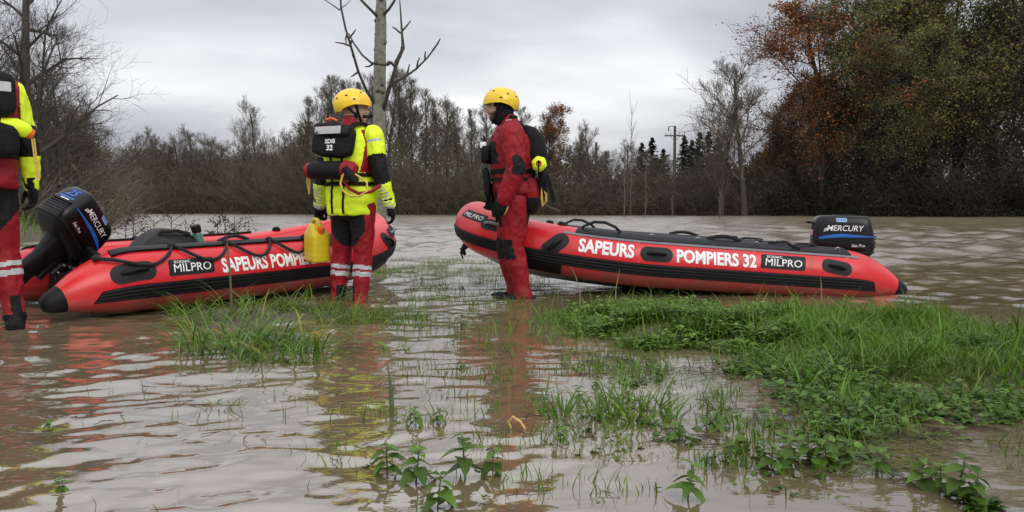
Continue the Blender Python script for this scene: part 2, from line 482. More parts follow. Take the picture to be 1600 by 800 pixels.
def thicken(bm):
    """adds a raised copy: z = 1 on the face side, z = 0 on the foot"""
    base = bm.faces[:]
    r = bmesh.ops.extrude_face_region(bm, geom=base)
    for v in [g for g in r['geom'] if isinstance(g, bmesh.types.BMVert)]: v.co.z = 1.0
    bmesh.ops.delete(bm, geom=[f for f in base if f.is_valid], context='FACES_ONLY')
def bm_obj(name, bm, m, parent, smooth=False):
    bmesh.ops.recalc_face_normals(bm, faces=bm.faces)
    for f in bm.faces: f.smooth = smooth
    me = bpy.data.meshes.new(name); bm.to_mesh(me); bm.free()
    return link(name, me, parent, [m])
def project(bm, M, bvh, off):
    """lays flat glyphs (xy plane of M, looking along -z of M) onto a surface"""
    d = -(M.to_3x3() @ Vector((0, 0, 1)))
    for v in bm.verts:
        o = M @ Vector((v.co.x, v.co.y, 0))
        h = bvh.ray_cast(o, d)
        v.co = (h[0] - d * off) if h[0] is not None else o + d * 0.2
def bvh_of(ob):
    me = ob.data
    return BVHTree.FromPolygons([v.co.copy() for v in me.vertices], [tuple(p.vertices) for p in me.polygons])

# ------------------------------------------------------------------ inflatable boat
class Sweep:
    def __init__(s, L, rise, R=0.225, b=0.60, xs=2.25):
        C = []; r = []
        n = 10
        for i in range(n):
            t = i / n
            C.append((0.03 + 0.57 * t, b, 0.125 + (R - 0.125) * math.sin(t * PI / 2)))
            r.append(0.052 + (R - 0.052) * (math.sin(t * PI / 2) ** 0.9))
        for x in np.linspace(0.6, xs, 18): C.append((x, b, R)); r.append(R)
        for t in np.linspace(0, PI / 2, 34)[1:]:
            C.append((xs + (L - 0.2 - xs) * math.sin(t), b * max(math.cos(t), 0) ** 0.9, R + rise * (t / (PI / 2)) ** 1.6))
            r.append(R * (1 - 0.09 * t / (PI / 2)))
        C = np.array(C); r = np.array(r)
        s.C = np.vstack([C, (C * [1, -1, 1])[-2::-1]]); s.r = np.concatenate([r, r[-2::-1]])
        T = np.gradient(s.C, axis=0); T /= np.linalg.norm(T, axis=1)[:, None]
        O = np.cross([0, 0, 1.0], T); O /= np.linalg.norm(O, axis=1)[:, None]
        s.O = O; s.U = np.cross(T, O); s.T = T
        d = np.linalg.norm(np.diff(s.C, axis=0), axis=1)
        s.s = np.concatenate([[0], np.cumsum(d)]); s.len = s.s[-1]
    def ip(s, A, q): return np.array([np.interp(q, s.s, A[:, k]) for k in range(3)])
    def pt(s, q, a, off=0.0):
        r = np.interp(q, s.s, s.r) + off
        return Vector(s.ip(s.C, q) + r * (math.cos(a) * s.ip(s.O, q) + math.sin(a) * s.ip(s.U, q)))
def wrap(bm, sw, s0, a0, lo, hi, rot=0.0):
    """maps flat (u, v, 0/1) onto the tube; u runs to the reader's right, v up"""
    c, n = math.cos(rot), math.sin(rot)
    for v in bm.verts:
        x, y = v.co.x * c - v.co.y * n, v.co.x * n + v.co.y * c
        q = s0 - x
        r = np.interp(q, sw.s, sw.r)
        v.co = sw.pt(q, a0 + y / r, lo + (hi - lo) * v.co.z)
def patch(name, sw, pts, s0, a0, m, parent, hi=0.006, rot=0.0, st=0.03):
    bm = poly2d(pts); slices(bm, st * 2, st); thicken(bm); wrap(bm, sw, s0, a0, -0.004, hi, rot)
    return bm_obj(name, bm, m, parent, False)
def letters(sw, txt, h, s0, a0, parent, m=None, bold=0.034, shear=0.0, width=None, off=0.003, rot=0.0):
    bm = text2d(txt, h, bold, shear, width); slices(bm, None, 0.016)
    for v in bm.verts: v.co.z = 1
    wrap(bm, sw, s0, a0, 0, off, rot)
    return bm_obj('lettering', bm, m or M_WHITE, parent)
def strip(name, sw, s0, s1, a0, a1, m, parent, hi=0.012, ribs=0, n=None, slant=0.0):
    """band along the tube from s0 to s1 between two angles, with optional long ribs"""
    n = n or max(8, int((s1 - s0) / 0.06)); k = 8 if not ribs else ribs * 4
    mb = MB(); V = []; F = []
    prof = [(a0, -0.004)]
    for j in range(k + 1):
        t = j / k
        h = hi * (0.72 + 0.28 * (1 if (j % 4) in (1, 2) else 0)) if ribs else hi
        prof.append((a0 + (a1 - a0) * t, h))
    prof.append((a1, -0.004))
    w = len(prof)
    for i in range(n + 1):
        for a, h in prof:
            t = (a - a0) / (a1 - a0)
            e0 = s0 + slant * t; e1 = s1 - slant * t
            V.append(sw.pt(e0 + (e1 - e0) * i / n, a, h))
        if i:
            for j in range(w - 1): F.append(((i - 1) * w + j, (i - 1) * w + j + 1, i * w + j + 1, i * w + j))
    F.append(tuple(range(w))); F.append(tuple(n * w + j for j in range(w - 1, -1, -1)))
    mb.add(V, F)
    return mb.build(name, m, parent, angle=0.5)
def handle(sw, s0, a0, parent, rot=0.0, w=0.27, h=0.125):
    p = patch('handle_patch', sw, rrect(w, h, h * 0.48), s0, a0, M_DGR, parent, 0.007, rot)
    mb = MB(); pts = []
    for i in range(9):
        t = i / 8; u = (t - 0.5) * w * 0.58; hgt = 0.008 + 0.032 * math.sin(t * PI)
        x, y = u * math.cos(rot), u * math.sin(rot)
        pts.append(sw.pt(s0 - x, a0 + y / 0.22, hgt))
    mb.tube(pts, [0.011] + [0.015] * 7 + [0.011], 8)
    mb.build('grip', M_BLK, p)
    return p
def logo(sw, s0, a0, parent, w=0.36, h=0.115, rot=0.0, small=True):
    p = patch('maker_plate', sw, rrect(w, h, 0.012, 0.12), s0, a0, M_DGR, parent, 0.005, rot)
    letters(sw, 'MILPRO', h * 0.50, s0, a0 - h * 0.06 / 0.22, p, bold=0.0, shear=0.12, width=w * 0.84, off=0.0075, rot=rot)
    if small: letters(sw, 'ZODIAC', h * 0.17, s0 + w * 0.20, a0 + h * 0.31 / 0.22, p, bold=0.008, width=w * 0.36, off=0.0075, rot=rot)
    return p
def ring(sw, s0, a0, parent):
    mb = MB()
    c = sw.pt(s0, a0, 0.020); u = (sw.pt(s0 + 0.05, a0, 0.020) - c).normalized(); n = (sw.pt(s0, a0, 0.05) - c).normalized()
    mb.tube([c + (u * math.cos(t) + n * math.sin(t)) * 0.019 for t in np.linspace(0, 2 * PI, 12, endpoint=False)], 0.0045, 6, closed=True)
    return mb.build('lacing_ring', M_ALU, parent)

def make_boat(name, label, loc, yaw, pitch, roll, L, rise, style):
    root = empty(name, loc, (roll, -pitch, yaw))
    tag(root, label, 'boat', 'inflatable rescue boats')
    sw = Sweep(L, rise)
    n = 36
    mb = MB(); V = []; F = []
    k = len(sw.C)
    for i in range(k):
        for j in range(n):
            a = 2 * PI * j / n
            V.append(sw.C[i] + sw.r[i] * (math.cos(a) * sw.O[i] + math.sin(a) * sw.U[i]))
    for i in range(k - 1):
        for j in range(n):
            j2 = (j + 1) % n; F.append((i * n + j, i * n + j2, (i + 1) * n + j2, (i + 1) * n + j))
    mb.add(V, F).build('buoyancy_tube', M_RED, root, angle=2.0)
    for e_ in (0, k - 1):                                               # black end caps on the cones
        sg = 1 if e_ == 0 else -1
        T = Vector(sw.T[e_]) * sg
        rings = []
        for q, rr in ((0.10, 0.0), (0.098, 0.030), (0.085, 0.052), (0.05, 0.071), (0.0, 0.086), (-0.03, 0.0955), (-0.03, 0.05)):
            i2 = min(2, int(max(0, -q) * 40)); c = Vector(sw.C[e_]) - T * (q - 0.048)
            rings.append([c + (Vector(sw.O[e_]) * math.cos(2 * PI * j / 20) + Vector(sw.U[e_]) * math.sin(2 * PI * j / 20)) * max(rr, 0.001) for j in range(20)])
        MB().loft(rings, cap=False).build('cone_cap', M_BLK, root, angle=1.2)
    # underside, deck, transom
    mb = MB(); V = []; F = []
    half = [i for i in range(k // 2 + 1) if sw.C[i][0] > 0.55]
    for i in half:
        x, y, z = sw.C[i]; r = sw.r[i]
        p = Vector(sw.C[i]) + Vector(sw.O[i]) * (-0.35 * r) - Vector(sw.U[i]) * (0.90 * r)
        dep = 0.10 * min(1, abs(y) / 0.45) + 0.02
        kz = z - r - dep + 0.05
        for t in (0, 0.5, 1):
            V.append((p.x * (1 - t) + x * t if abs(y) > 0.02 else p.x, p.y * (1 - t), p.z * (1 - t) + kz * t))
    m_ = len(half)
    V += [(v[0], -v[1], v[2]) for v in V]
    for h_ in (0, 1):
        o_ = h_ * m_ * 3
        for i in range(m_ - 1):
            for j in range(2): F.append((o_ + i * 3 + j, o_ + i * 3 + j + 1, o_ + (i + 1) * 3 + j + 1, o_ + (i + 1) * 3 + j))
    mb.add(V, F).build('hull_bottom', M_HULL, root)
    mb = MB(); mb.box(((0.62 + 2.75) / 2, 0, 0.135), (2.12, 0.86, 0.02)); mb.build('deck', M_DECK, root, smooth=False)
    TX = 0.58 if style == 'right' else 0.48
    mb = MB(); mb.add([(TX, -0.46, 0.02), (TX, 0.46, 0.02), (TX, 0.46, 0.36), (TX, 0.2, 0.46), (TX, -0.2, 0.46), (TX, -0.46, 0.36),
                       (TX + .045, -0.46, 0.02), (TX + .045, 0.46, 0.02), (TX + .045, 0.46, 0.36), (TX + .045, 0.2, 0.46), (TX + .045, -0.2, 0.46), (TX + .045, -0.46, 0.36)],
                      [(0, 1, 2, 3, 4, 5), (11, 10, 9, 8, 7, 6)] + [(i, (i + 1) % 6, (i + 1) % 6 + 6, i + 6) for i in range(6)])
    mb.build('transom', M_BLK, root, smooth=False)
    for sd in (0, 1):                                                   # seams where the cones are glued on
        q = 0.60 if not sd else sw.len - 0.60
        strip('seam_tape', sw, q - 0.014, q + 0.014, rad(-178), rad(178), M_RED, root, 0.0022, n=2)
    for q in (1.42, 2.42, sw.len - 1.42, sw.len - 2.42, sw.len / 2 - .30, sw.len / 2 + .30): strip('seam_tape', sw, q - .011, q + .011, rad(-178), rad(178), M_RED, root, 0.0018, n=2)
    strip('seam_tape', sw, 0.62, sw.len - 0.62, rad(118), rad(124), M_RED, root, 0.0018)
    Q = (lambda q: q) if style == 'right' else (lambda q: sw.len - q)     # side that faces the camera
    mid = sw.len / 2
    st = 0.30 if style == 'right' else 0.22
    strip('rubbing_strake', sw, st, sw.len - st, rad(-29), rad(-3), M_BLK, root, 0.014, ribs=4, slant=0.06)
    strip('keel_patch', sw, mid - 1.02, mid - 0.62, rad(-62), rad(-29.5), M_BLK, root, 0.008)
    strip('keel_patch', sw, mid + 0.62, mid + 1.02, rad(-62), rad(-29.5), M_BLK, root, 0.008)
    logo(sw, mid + (-0.22 if style == 'right' else 0.22), rad(40), root, 0.22, 0.085, small=False)
    for sd in (0, 1):
        S = (lambda q: q) if sd == 0 else (lambda q: sw.len - q)
        facing = (sd == 0) == (style == 'right')
        # handle on the bow shoulder and its patch
        handle(sw, S(3.09), rad(14), root, rad(50 if sd == 0 else -50), 0.25, 0.13)
        p = patch('bow_handle_patch', sw, rrect(0.20, 0.10, 0.04), S(mid - 0.42), rad(30), M_DGR, root, 0.006)
        mb = MB(); mb.tube([sw.pt(S(mid - 0.42) + (t - 0.5) * 0.15, rad(30), 0.008 + 0.035 * math.sin(t * PI)) for t in np.linspace(0, 1, 7)], 0.013, 8); mb.build('grip', M_GREY, p)
        if style == 'right':
            a_t = rad(22)
            letters(sw, 'SAPEURS', 0.122, S(2.68), a_t, root, width=0.45)
            letters(sw, 'POMPIERS 32', 0.118, S(1.755), a_t - rad(2), root, width=0.69)
            handle(sw, S(2.27), a_t - rad(2), root)
            logo(sw, S(1.175), rad(22), root, 0.385, 0.125, rot=rad(0))
            handle(sw, S(0.705), rad(19), root, rot=rad(-9) if sd == 0 else rad(9), w=0.26, h=0.12)
            f = strip('lacing_flap', sw, min(S(0.56), S(2.95)), max(S(0.56), S(2.95)), rad(52), rad(112), M_DGR, root, 0.014, slant=0.05)
            g = strip('flap_edge_tape', sw, min(S(0.50), S(3.05)), max(S(0.50), S(3.05)), rad(45), rad(52.5), M_GREY, root, 0.006)
            for q in (0.66, 1.38, 1.90, 2.30, 2.86): ring(sw, S(q), rad(66), root)
            hp = [2.90, 2.86, 2.80, 2.71, 2.62, 2.57]; hh = [0.02, 0.05, 0.085, 0.09, 0.06, 0.02]
            MB().tube([sw.pt(S(q), rad(72), h_) for q, h_ in zip(hp, hh)], 0.013, 8).build('rope_handle', M_ROPE, root)
            MB().tube([sw.pt(S(1.80 - 0.30 * t), rad(80), 0.016 + 0.03 * math.sin(PI * t)) for t in np.linspace(0, 1, 8)], 0.016, 8).build('rope_handle', M_ROPE, root)
            rp_ = [(q + .10, a, h) for q, a, h in ((1.16, 80, .02), (1.08, 78, .03), (1.0, 82, .035), (0.96, 70, .02), (0.92, 55, .02), (0.97, 62, .03), (0.90, 74, .035), (0.80, 80, .03), (0.72, 84, .02))]
            MB().tube([sw.pt(S(q), rad(a), h_) for q, a, h_ in rp_], 0.011, 7).build('lashing_rope', M_ROPE, root)
        else:
            a_t = rad(18)
            letters(sw, 'SAPEURS POMPIERS 32', 0.115, S(1.70), a_t, root, width=1.05)
            logo(sw, S(0.93), rad(22), root, 0.36, 0.12)
            handle(sw, S(0.50), rad(22), root, w=0.30, h=0.135)
            f = strip('lacing_flap', sw, min(S(0.42), S(2.50)), max(S(0.42), S(2.50)), rad(66), rad(94), M_BLK, root, 0.018, slant=0.03)
            pts = []
            knots = [0.40, 0.72, 1.16, 1.56, 2.02, 2.42]
            knots = [0.34, 0.86, 1.32, 1.72, 2.08]
            for i in range(len(knots) - 1):
                for t in np.linspace(0, 1, 9)[:-1 if i < len(knots) - 2 else None]:
                    q = knots[i] + (knots[i + 1] - knots[i]) * t
                    sag = math.sin(PI * t) ** 0.8
                    pts.append(sw.pt(S(q), rad(72 - 44 * sag), 0.022 + 0.004 * sag))
            MB().tube(pts, 0.0125, 8).build('lifeline_rope', M_ROPE, root)
            for q in knots:
                c = sw.pt(S(q), rad(74), 0.02)
                MB().ell(c, (0.032, 0.026, 0.024), n=10, m=6).build('rope_knot', M_ROPE, root)
            MB().tube([sw.pt(S(1.30 + 0.28 * t), rad(92), 0.016 + 0.035 * math.sin(PI * t)) for t in np.linspace(0, 1, 8)], 0.014, 8).build('rope_handle', M_ROPE, root)
            patch('grip_pad', sw, rrect(0.34, 0.11, 0.03), S(2.32), rad(58), M_BLK, root, 0.02)
    for q, a in ((mid - 0.95, 98), (mid + 0.95, 98), (0.9, 108), (sw.len - 0.9, 108)):
        c = sw.pt(q, rad(a), 0); nn = (sw.pt(q, rad(a), 0.05) - c).normalized()
        MB().tube([c - nn * 0.004, c + nn * 0.016, c + nn * 0.017, c + nn * 0.030], [0.042, 0.040, 0.030, 0.028], 16).build('valve_cap', M_BLK, root)
    # black painter line and snap hook hanging under the bow
    c = sw.pt(mid, rad(-62), 0.01)
    mb = MB(); mb.tube([c, c + Vector((0.02, 0.03, -0.05)), c + Vector((0.0, 0.0, -0.10)), c + Vector((0.03, -0.02, -0.06)), c + Vector((-0.02, 0.02, -0.03)), c + Vector((0.035, 0.0, -0.09)), c + Vector((0.01, 0.0, -0.15))], [0.016, 0.02, 0.018, 0.02, 0.018, 0.012, 0.006], 7)
    mb.build('painter_line', M_ROPE, root)
    return root, sw

# ------------------------------------------------------------------ outboard motor
def sup(cx, cy, z, lx, ly, e=4.5, n=40, tilt=0.0):
    P = []
    for j in range(n):
        t = 2 * PI * j / n; c, s_ = math.cos(t), math.sin(t)
        x = abs(c) ** (2 / e) * math.copysign(1, c) * lx / 2; y = abs(s_) ** (2 / e) * math.copysign(1, s_) * ly / 2
        P.append(Vector((cx + x, cy + y, z + tilt * x)))
    return P
def make_motor(label, M, size=0.88):
    """origin at the clamp on the transom, x forward, z up"""
    root = empty('outboard_motor'); root.matrix_world = M @ Matrix.Scale(size, 4)
    tag(root, label, 'outboard motor', 'outboard motors on the boats')
    prof = [(-0.005, -0.32, 0.60, 0.33), (0.03, -0.325, 0.63, 0.36), (0.10, -0.33, 0.632, 0.365), (0.20, -0.325, 0.612, 0.355), (0.29, -0.32, 0.585, 0.335), (0.345, -0.32, 0.560, 0.31), (0.372, -0.322, 0.525, 0.275), (0.384, -0.325, 0.46, 0.21), (0.388, -0.33, 0.30, 0.10)]
    cowl = MB().loft([sup(cx, 0, z - 0.02, lx, ly, 5.0) for z, cx, lx, ly in prof]).build('cowling', M_ENG, root, angle=0.9)
    bv = bvh_of(cowl)
    MB().loft([sup(-0.32, 0, z, lx, ly, 4.5) for z, lx, ly in ((-0.10, 0.40, 0.22), (-0.085, 0.50, 0.28), (-0.045, 0.60, 0.335), (-0.028, 0.62, 0.35))]).build('lower_cowl', M_ENGM, root, angle=0.7)
    MB().loft([sup(-0.32, 0, z, lx, ly, 4.5) for z, lx, ly in ((-0.030, 0.645, 0.372), (-0.022, 0.652, 0.380), (-0.012, 0.645, 0.372))]).build('cowl_seal', M_BLK, root)
    mb = MB(); mb.box((-0.335, 0, 0.362), (0.20, 0.17, 0.030)); mb.build('top_vent', M_ENGM, root, bevel=0.01)
    for k in range(5):                                                  # air intake louvres on the rear face
        mb = MB(); mb.box((-0.635 - 0.004, 0, 0.035 + k * 0.028), (0.022, 0.22, 0.012)); mb.build('louvre', M_ENGM, root, bevel=0.003)
    for sd in (-1, 1):
        # frame on the side of the cowling: reader's right is -x on port (+y), +x on starboard (-y)
        ux = Vector((-sd, 0, 0)); n_ = Vector((0, sd, 0)); uy = Vector((0, 0, 1))
        def fr(cx, cz, rot=0.0):
            m = Matrix((ux, uy, n_)).transposed().to_4x4() @ Matrix.Rotation(rot, 4, 'Z'); m.translation = Vector((cx, sd * 0.5, cz)); return m
        for txt, h, w, cx, cz, mm, sh in (('MERCURY', 0.060, 0.37, -0.325, 0.232, M_WHITE, 0.22), ('Sea Pro', 0.030, 0.135, -0.325 - sd * 0.0 + (-0.13), 0.052, M_WHITE, 0.3)):
            bm = text2d(txt, h, 0.004, sh, w); slices(bm, 0.03, 0.02)
            project(bm, fr(cx, cz), bv, 0.0025); bm_obj('lettering', bm, mm, root)
        # swoosh: flat blue stroke that tapers towards the rear
        up_, lo_ = [], []
        for i in range(15):
            t = i / 14; x = (-0.27 + 0.56 * t) * (1 if sd > 0 else -1)
            y = 0.008 + 0.036 * math.sin(min(1, t * 1.7) * PI * 0.62) - 0.010 * t
            w = 0.020 * math.sin(PI * min(1, 0.08 + t * 0.95)) ** 0.8 * (1 - 0.55 * t) + 0.0025
            up_.append((x, y + w)); lo_.append((x, y - w))
        pts = up_ + lo_[::-1]
        if sd < 0: pts = pts[::-1]
        bm = poly2d(pts); slices(bm, 0.03, 0.02); project(bm, fr(-0.33, 0.115), bv, 0.002); bm_obj('blue_swoosh', bm, M_BLUE, root)
        # winged mark in front of the name
        for i in range(3):
            x0 = (-0.215 - 0.004 * i)
            bm = poly2d([(x0, -0.004 - i * 0.013), (x0 + 0.055 - i * 0.012, 0.004 - i * 0.013), (x0 + 0.060 - i * 0.012, 0.012 - i * 0.013), (x0 + 0.01, 0.004 - i * 0.013)])
            slices(bm, 0.03, None); project(bm, fr(-0.325, 0.222), bv, 0.0025); bm_obj('wing_mark', bm, M_WHITE, root)
        bm = poly2d(rrect(0.105, 0.040, 0.004)); slices(bm, 0.03, 0.02); project(bm, fr(-0.285, 0.318), bv, 0.003); lb = bm_obj('label_plate', bm, M_LBL, root)
        for i in range(5):
            bm = poly2d(rrect(0.012, 0.016, 0.002)); m = fr(-0.285, 0.322); m.translation += ux * ((i - 2) * 0.018); project(bm, m, bv, 0.0045); bm_obj('label_print', bm, M_BLUE, lb)
    m = Matrix((Vector((0, -1, 0)), Vector((0, 0, 1)), Vector((-1, 0, 0)))).transposed().to_4x4(); m.translation = Vector((-1.0, 0.0, 0.265))
    bm = text2d('25', 0.085, 0.02, 0.2, 0.12); slices(bm, 0.03, 0.03); project(bm, m, bv, 0.003); bm_obj('lettering', bm, M_BLUE, root)
    m2 = m.copy(); m2.translation = Vector((-1.0, 0.0, 0.195))
    bm = poly2d(rrect(0.16, 0.018, 0.006, 0.4)); slices(bm, 0.03, None); project(bm, m2, bv, 0.003); bm_obj('blue_swoosh', bm, M_BLUE, root)
    m2.translation = Vector((-1.0, 0.0, 0.172))
    bm = poly2d(rrect(0.10, 0.010, 0.004, 0.5)); slices(bm, 0.03, None); project(bm, m2, bv, 0.003); bm_obj('wing_mark', bm, M_WHITE, root)
    mf = Matrix((Vector((0, 1, 0)), Vector((0, 0, 1)), Vector((1, 0, 0)))).transposed().to_4x4(); mf.translation = Vector((1.0, 0, 0.18))
    bm = poly2d(rrect(0.12, 0.06, 0.006)); slices(bm, 0.03, 0.03); project(bm, mf, bv, 0.003); bm_obj('registration_tag', bm, M_PINK, root)
    # leg, cavitation plate, gearcase, skeg, propeller
    MB().loft([sup(cx, 0, z, lx, ly, 2.6, 28) for z, cx, lx, ly in ((-0.09, -0.30, 0.30, 0.20), (-0.16, -0.29, 0.24, 0.16), (-0.30, -0.28, 0.20, 0.125), (-0.46, -0.29, 0.20, 0.10), (-0.575, -0.30, 0.26, 0.09))]).build('midsection', M_ENGM, root)
    MB().loft([sup(-0.36, 0, z, lx, ly, 2.5, 28) for z, lx, ly in ((-0.590, 0.36, 0.17), (-0.578, 0.38, 0.19), (-0.566, 0.36, 0.17))]).build('cavitation_plate', M_ENGM, root)
    MB().loft([sup(-0.30, 0, z, lx, ly, 2.4, 28) for z, lx, ly in ((-0.58, 0.22, 0.08), (-0.66, 0.22, 0.06))]).tube([(-0.14, 0, -0.685), (-0.17, 0, -0.685), (-0.24, 0, -0.685), (-0.40, 0, -0.685), (-0.44, 0, -0.685)], [0.004, 0.028, 0.046, 0.046, 0.036], 16).build('gearcase', M_ENGM, root)
    MB().add([(-0.20, 0.006, -0.72), (-0.38, 0.006, -0.72), (-0.40, 0.002, -0.83), (-0.33, 0.002, -0.84), (-0.20, -0.006, -0.72), (-0.38, -0.006, -0.72), (-0.40, -0.002, -0.83), (-0.33, -0.002, -0.84)],
             [(0, 1, 2, 3), (7, 6, 5, 4), (0, 4, 5, 1), (1, 5, 6, 2), (2, 6, 7, 3), (3, 7, 4, 0)]).build('skeg', M_ENGM, root, smooth=False)
    hub = MB().tube([(-0.44, 0, -0.685), (-0.46, 0, -0.685), (-0.52, 0, -0.685), (-0.535, 0, -0.685)], [0.03, 0.034, 0.028, 0.010], 14).build('propeller', M_ENGM, root)
    for k in range(3):
        V = []
        for i in range(6):
            t = i / 5; r = 0.03 + 0.095 * t; w = 0.055 * math.sin(PI * (0.18 + 0.72 * t)) ; tw = rad(58 - 26 * t)
            for sgn in (-1, 1):
                p = Vector((-0.485 + sgn * w * math.cos(tw), sgn * w * math.sin(tw), r))
                p = Matrix.Rotation(2 * PI * k / 3, 3, 'X') @ p
                V.append(p + Vector((0, 0, -0.685)))
        b2 = [v + Vector((0.006, 0, 0)) for v in V]
        F = [(2 * i, 2 * i + 1, 2 * i + 3, 2 * i + 2) for i in range(5)]
        F2 = [tuple(12 + j for j in reversed(f)) for f in F]
        ed = [0, 2, 4, 6, 8, 10, 11, 9, 7, 5, 3, 1]
        F3 = [(ed[i], ed[(i + 1) % 12], ed[(i + 1) % 12] + 12, ed[i] + 12) for i in range(12)]
        MB().add(V + b2, F + F2 + F3).build('blade', M_ENGM, hub)
    for sd in (-1, 1):
        br = MB(); br.box((0.010, sd * 0.10, -0.07), (0.10, 0.024, 0.10)).box((0.055, sd * 0.10, -0.14), (0.018, 0.024, 0.20)).box((-0.075, sd * 0.085, -0.12), (0.07, 0.016, 0.26))
        br = br.build('clamp_bracket', M_ENGM, root, bevel=0.004)
        MB().tube([(0.06, sd * 0.10, -0.17), (0.11, sd * 0.10, -0.17)], 0.008, 8).tube([(0.11, sd * 0.135, -0.17), (0.11, sd * 0.065, -0.17)], 0.006, 8).build('clamp_screw', M_ALU, br)
    MB().tube([(-0.15, 0, -0.08), (-0.15, 0, -0.22), (-0.13, 0, -0.40)], [0.05, 0.045, 0.035], 14).build('swivel', M_ENGM, root)
    MB().tube([(-0.02, 0.06, 0.0), (0.06, 0.06, 0.0)], 0.018, 10).build('steering_arm', M_ENGM, root)
    MB().tube([(-0.02, 0.0, 0.285), (0.035, 0.0, 0.288), (0.04, 0, 0.288)], [0.012, 0.014, 0.010], 10).tube([(0.037, -0.05, 0.288), (0.037, 0.05, 0.288)], 0.011, 8).build('starter_handle', M_BLK, root)
    for k, (a, b, c) in enumerate((((-0.05, -0.17, -0.05), (0.02, -0.16, -0.12), (0.10, -0.10, -0.22)), ((-0.05, 0.17, -0.05), (0.03, 0.15, -0.14), (0.12, 0.08, -0.24)), ((-0.12, -0.19, -0.08), (-0.05, -0.20, -0.16), (-0.10, -0.12, -0.26)))):
        MB().tube([a, b, c], 0.011, 8).build('fuel_hose' if k == 0 else 'cable', M_ROPE, root)
    for k in range(6):
        p = Vector((-0.05 - 0.05 * (k % 3), (-1 if k < 3 else 1) * (0.105 + 0.012 * (k % 2)), -0.13 - 0.03 * (k % 3)))
        MB().tube([p, p + Vector((0.0, 0.03 if k >= 3 else -0.03, 0))], [0.014, 0.010], 8).build('bolt', M_ALU, root)
    return root

BOAT_R = dict(loc=(3.43, 7.712, -0.10), yaw=rad(183.5), pitch=0.072, roll=0.0, L=4.0, rise=0.215)
BOAT_L = dict(loc=(-3.557, 5.60, 0.0), yaw=rad(54), pitch=0.022, roll=0.0, L=3.62, rise=0.25)
boat_r, sw_r = make_boat('inflatable_boat', 'red inflatable rescue boat with white lettering pulled up behind the grassy bank on the right', style='right', **BOAT_R)
boat_l, sw_l = make_boat('inflatable_boat', 'red inflatable rescue boat with looped black lifeline behind the tall grass tussock on the left', style='left', **BOAT_L)
bpy.context.view_layer.update()
motor_r = make_motor('black outboard motor upright on the stern of the right boat', boat_r.matrix_world @ Matrix.Translation((0.62, 0, 0.425)) @ Matrix.Rotation(rad(3), 4, 'Y') @ Matrix.Rotation(rad(-14), 4, 'Z'))
motor_l = make_motor('black outboard motor tilted up out of the water on the stern of the left boat', boat_l.matrix_world @ Matrix.Translation((0.52, 0, 0.375)) @ Matrix.Rotation(rad(52), 4, 'Y') @ Matrix.Rotation(rad(26), 4, 'Z'), 0.80)

# soft black bag and a green bottle in the left boat
M_BAG = mat('black_nylon', (0.006, 0.006, 0.007), 0.45, 0.3, 8, 0.5, 18, spec=0.3)
def make_bag():
    mb = MB(); rings = []
    for i, t in enumerate(np.linspace(0, 1, 13)):
        x = -0.26 + 0.52 * t; h = 0.10 + 0.28 * min(1, math.sin(PI * (0.04 + 0.92 * t)) ** 0.45 * (1.0 - 0.25 * t)); w = 0.34 * (0.45 + 0.55 * math.sin(PI * (0.05 + 0.9 * t)) ** 0.5)
        P = []
        for j in range(20):
            a = 2 * PI * j / 20; c, s_ = math.cos(a), math.sin(a)
            rr = 1 + 0.05 * math.sin(3 * a + 9 * t) + 0.03 * math.sin(7 * a - 13 * t)
            P.append(Vector((x + 0.015 * math.sin(5 * a + 4), abs(c) ** 0.7 * math.copysign(w / 2, c) * rr, h / 2 + abs(s_) ** 0.7 * math.copysign(h / 2, s_) * (rr if s_ > 0 else 1))))
        rings.append(P)
    o = empty('equipment_bag'); o.matrix_world = boat_l.matrix_world @ Matrix.Translation((1.22, -0.08, 0.147)) @ Matrix.Scale(1.2, 4) @ Matrix.Rotation(rad(-10), 4, 'Z')
    mb.loft(rings).build('bag_body', M_BAG, o, angle=1.4)
    MB().tube([(-0.12, -0.10, 0.30), (-0.10, -0.12, 0.33), (0.0, -0.13, 0.335), (0.08, -0.13, 0.31), (0.10, -0.12, 0.26)], 0.012, 8).build('carry_strap', M_ROPE, o)
    tag(o, 'slumped black equipment bag lying in the left boat', 'bag')
    return o
make_bag()
M_GLASS = mat('green_plastic', (0.05, 0.22, 0.17), 0.2, 0.2, 9, coat=0.5)
def make_bottle():
    o = empty('bottle'); o.matrix_world = boat_l.matrix_world @ Matrix.Translation((1.40, -0.25, 0.36)) @ Matrix.Rotation(rad(-14), 4, 'Y')
    MB().tube([(0, 0, 0), (0, 0, 0.004), (0, 0, 0.15), (0, 0, 0.175)], [0.034, 0.038, 0.038, 0.026], 16).build('bottle_body', M_GLASS, o)
    MB().tube([(0, 0, 0.172), (0, 0, 0.178), (0, 0, 0.225), (0, 0, 0.235)], [0.030, 0.038, 0.040, 0.030], 16).build('bottle_cap', M_BLK, o)
    tag(o, 'small green bottle with black cap leaning on the black bag', 'bottle')
make_bottle()

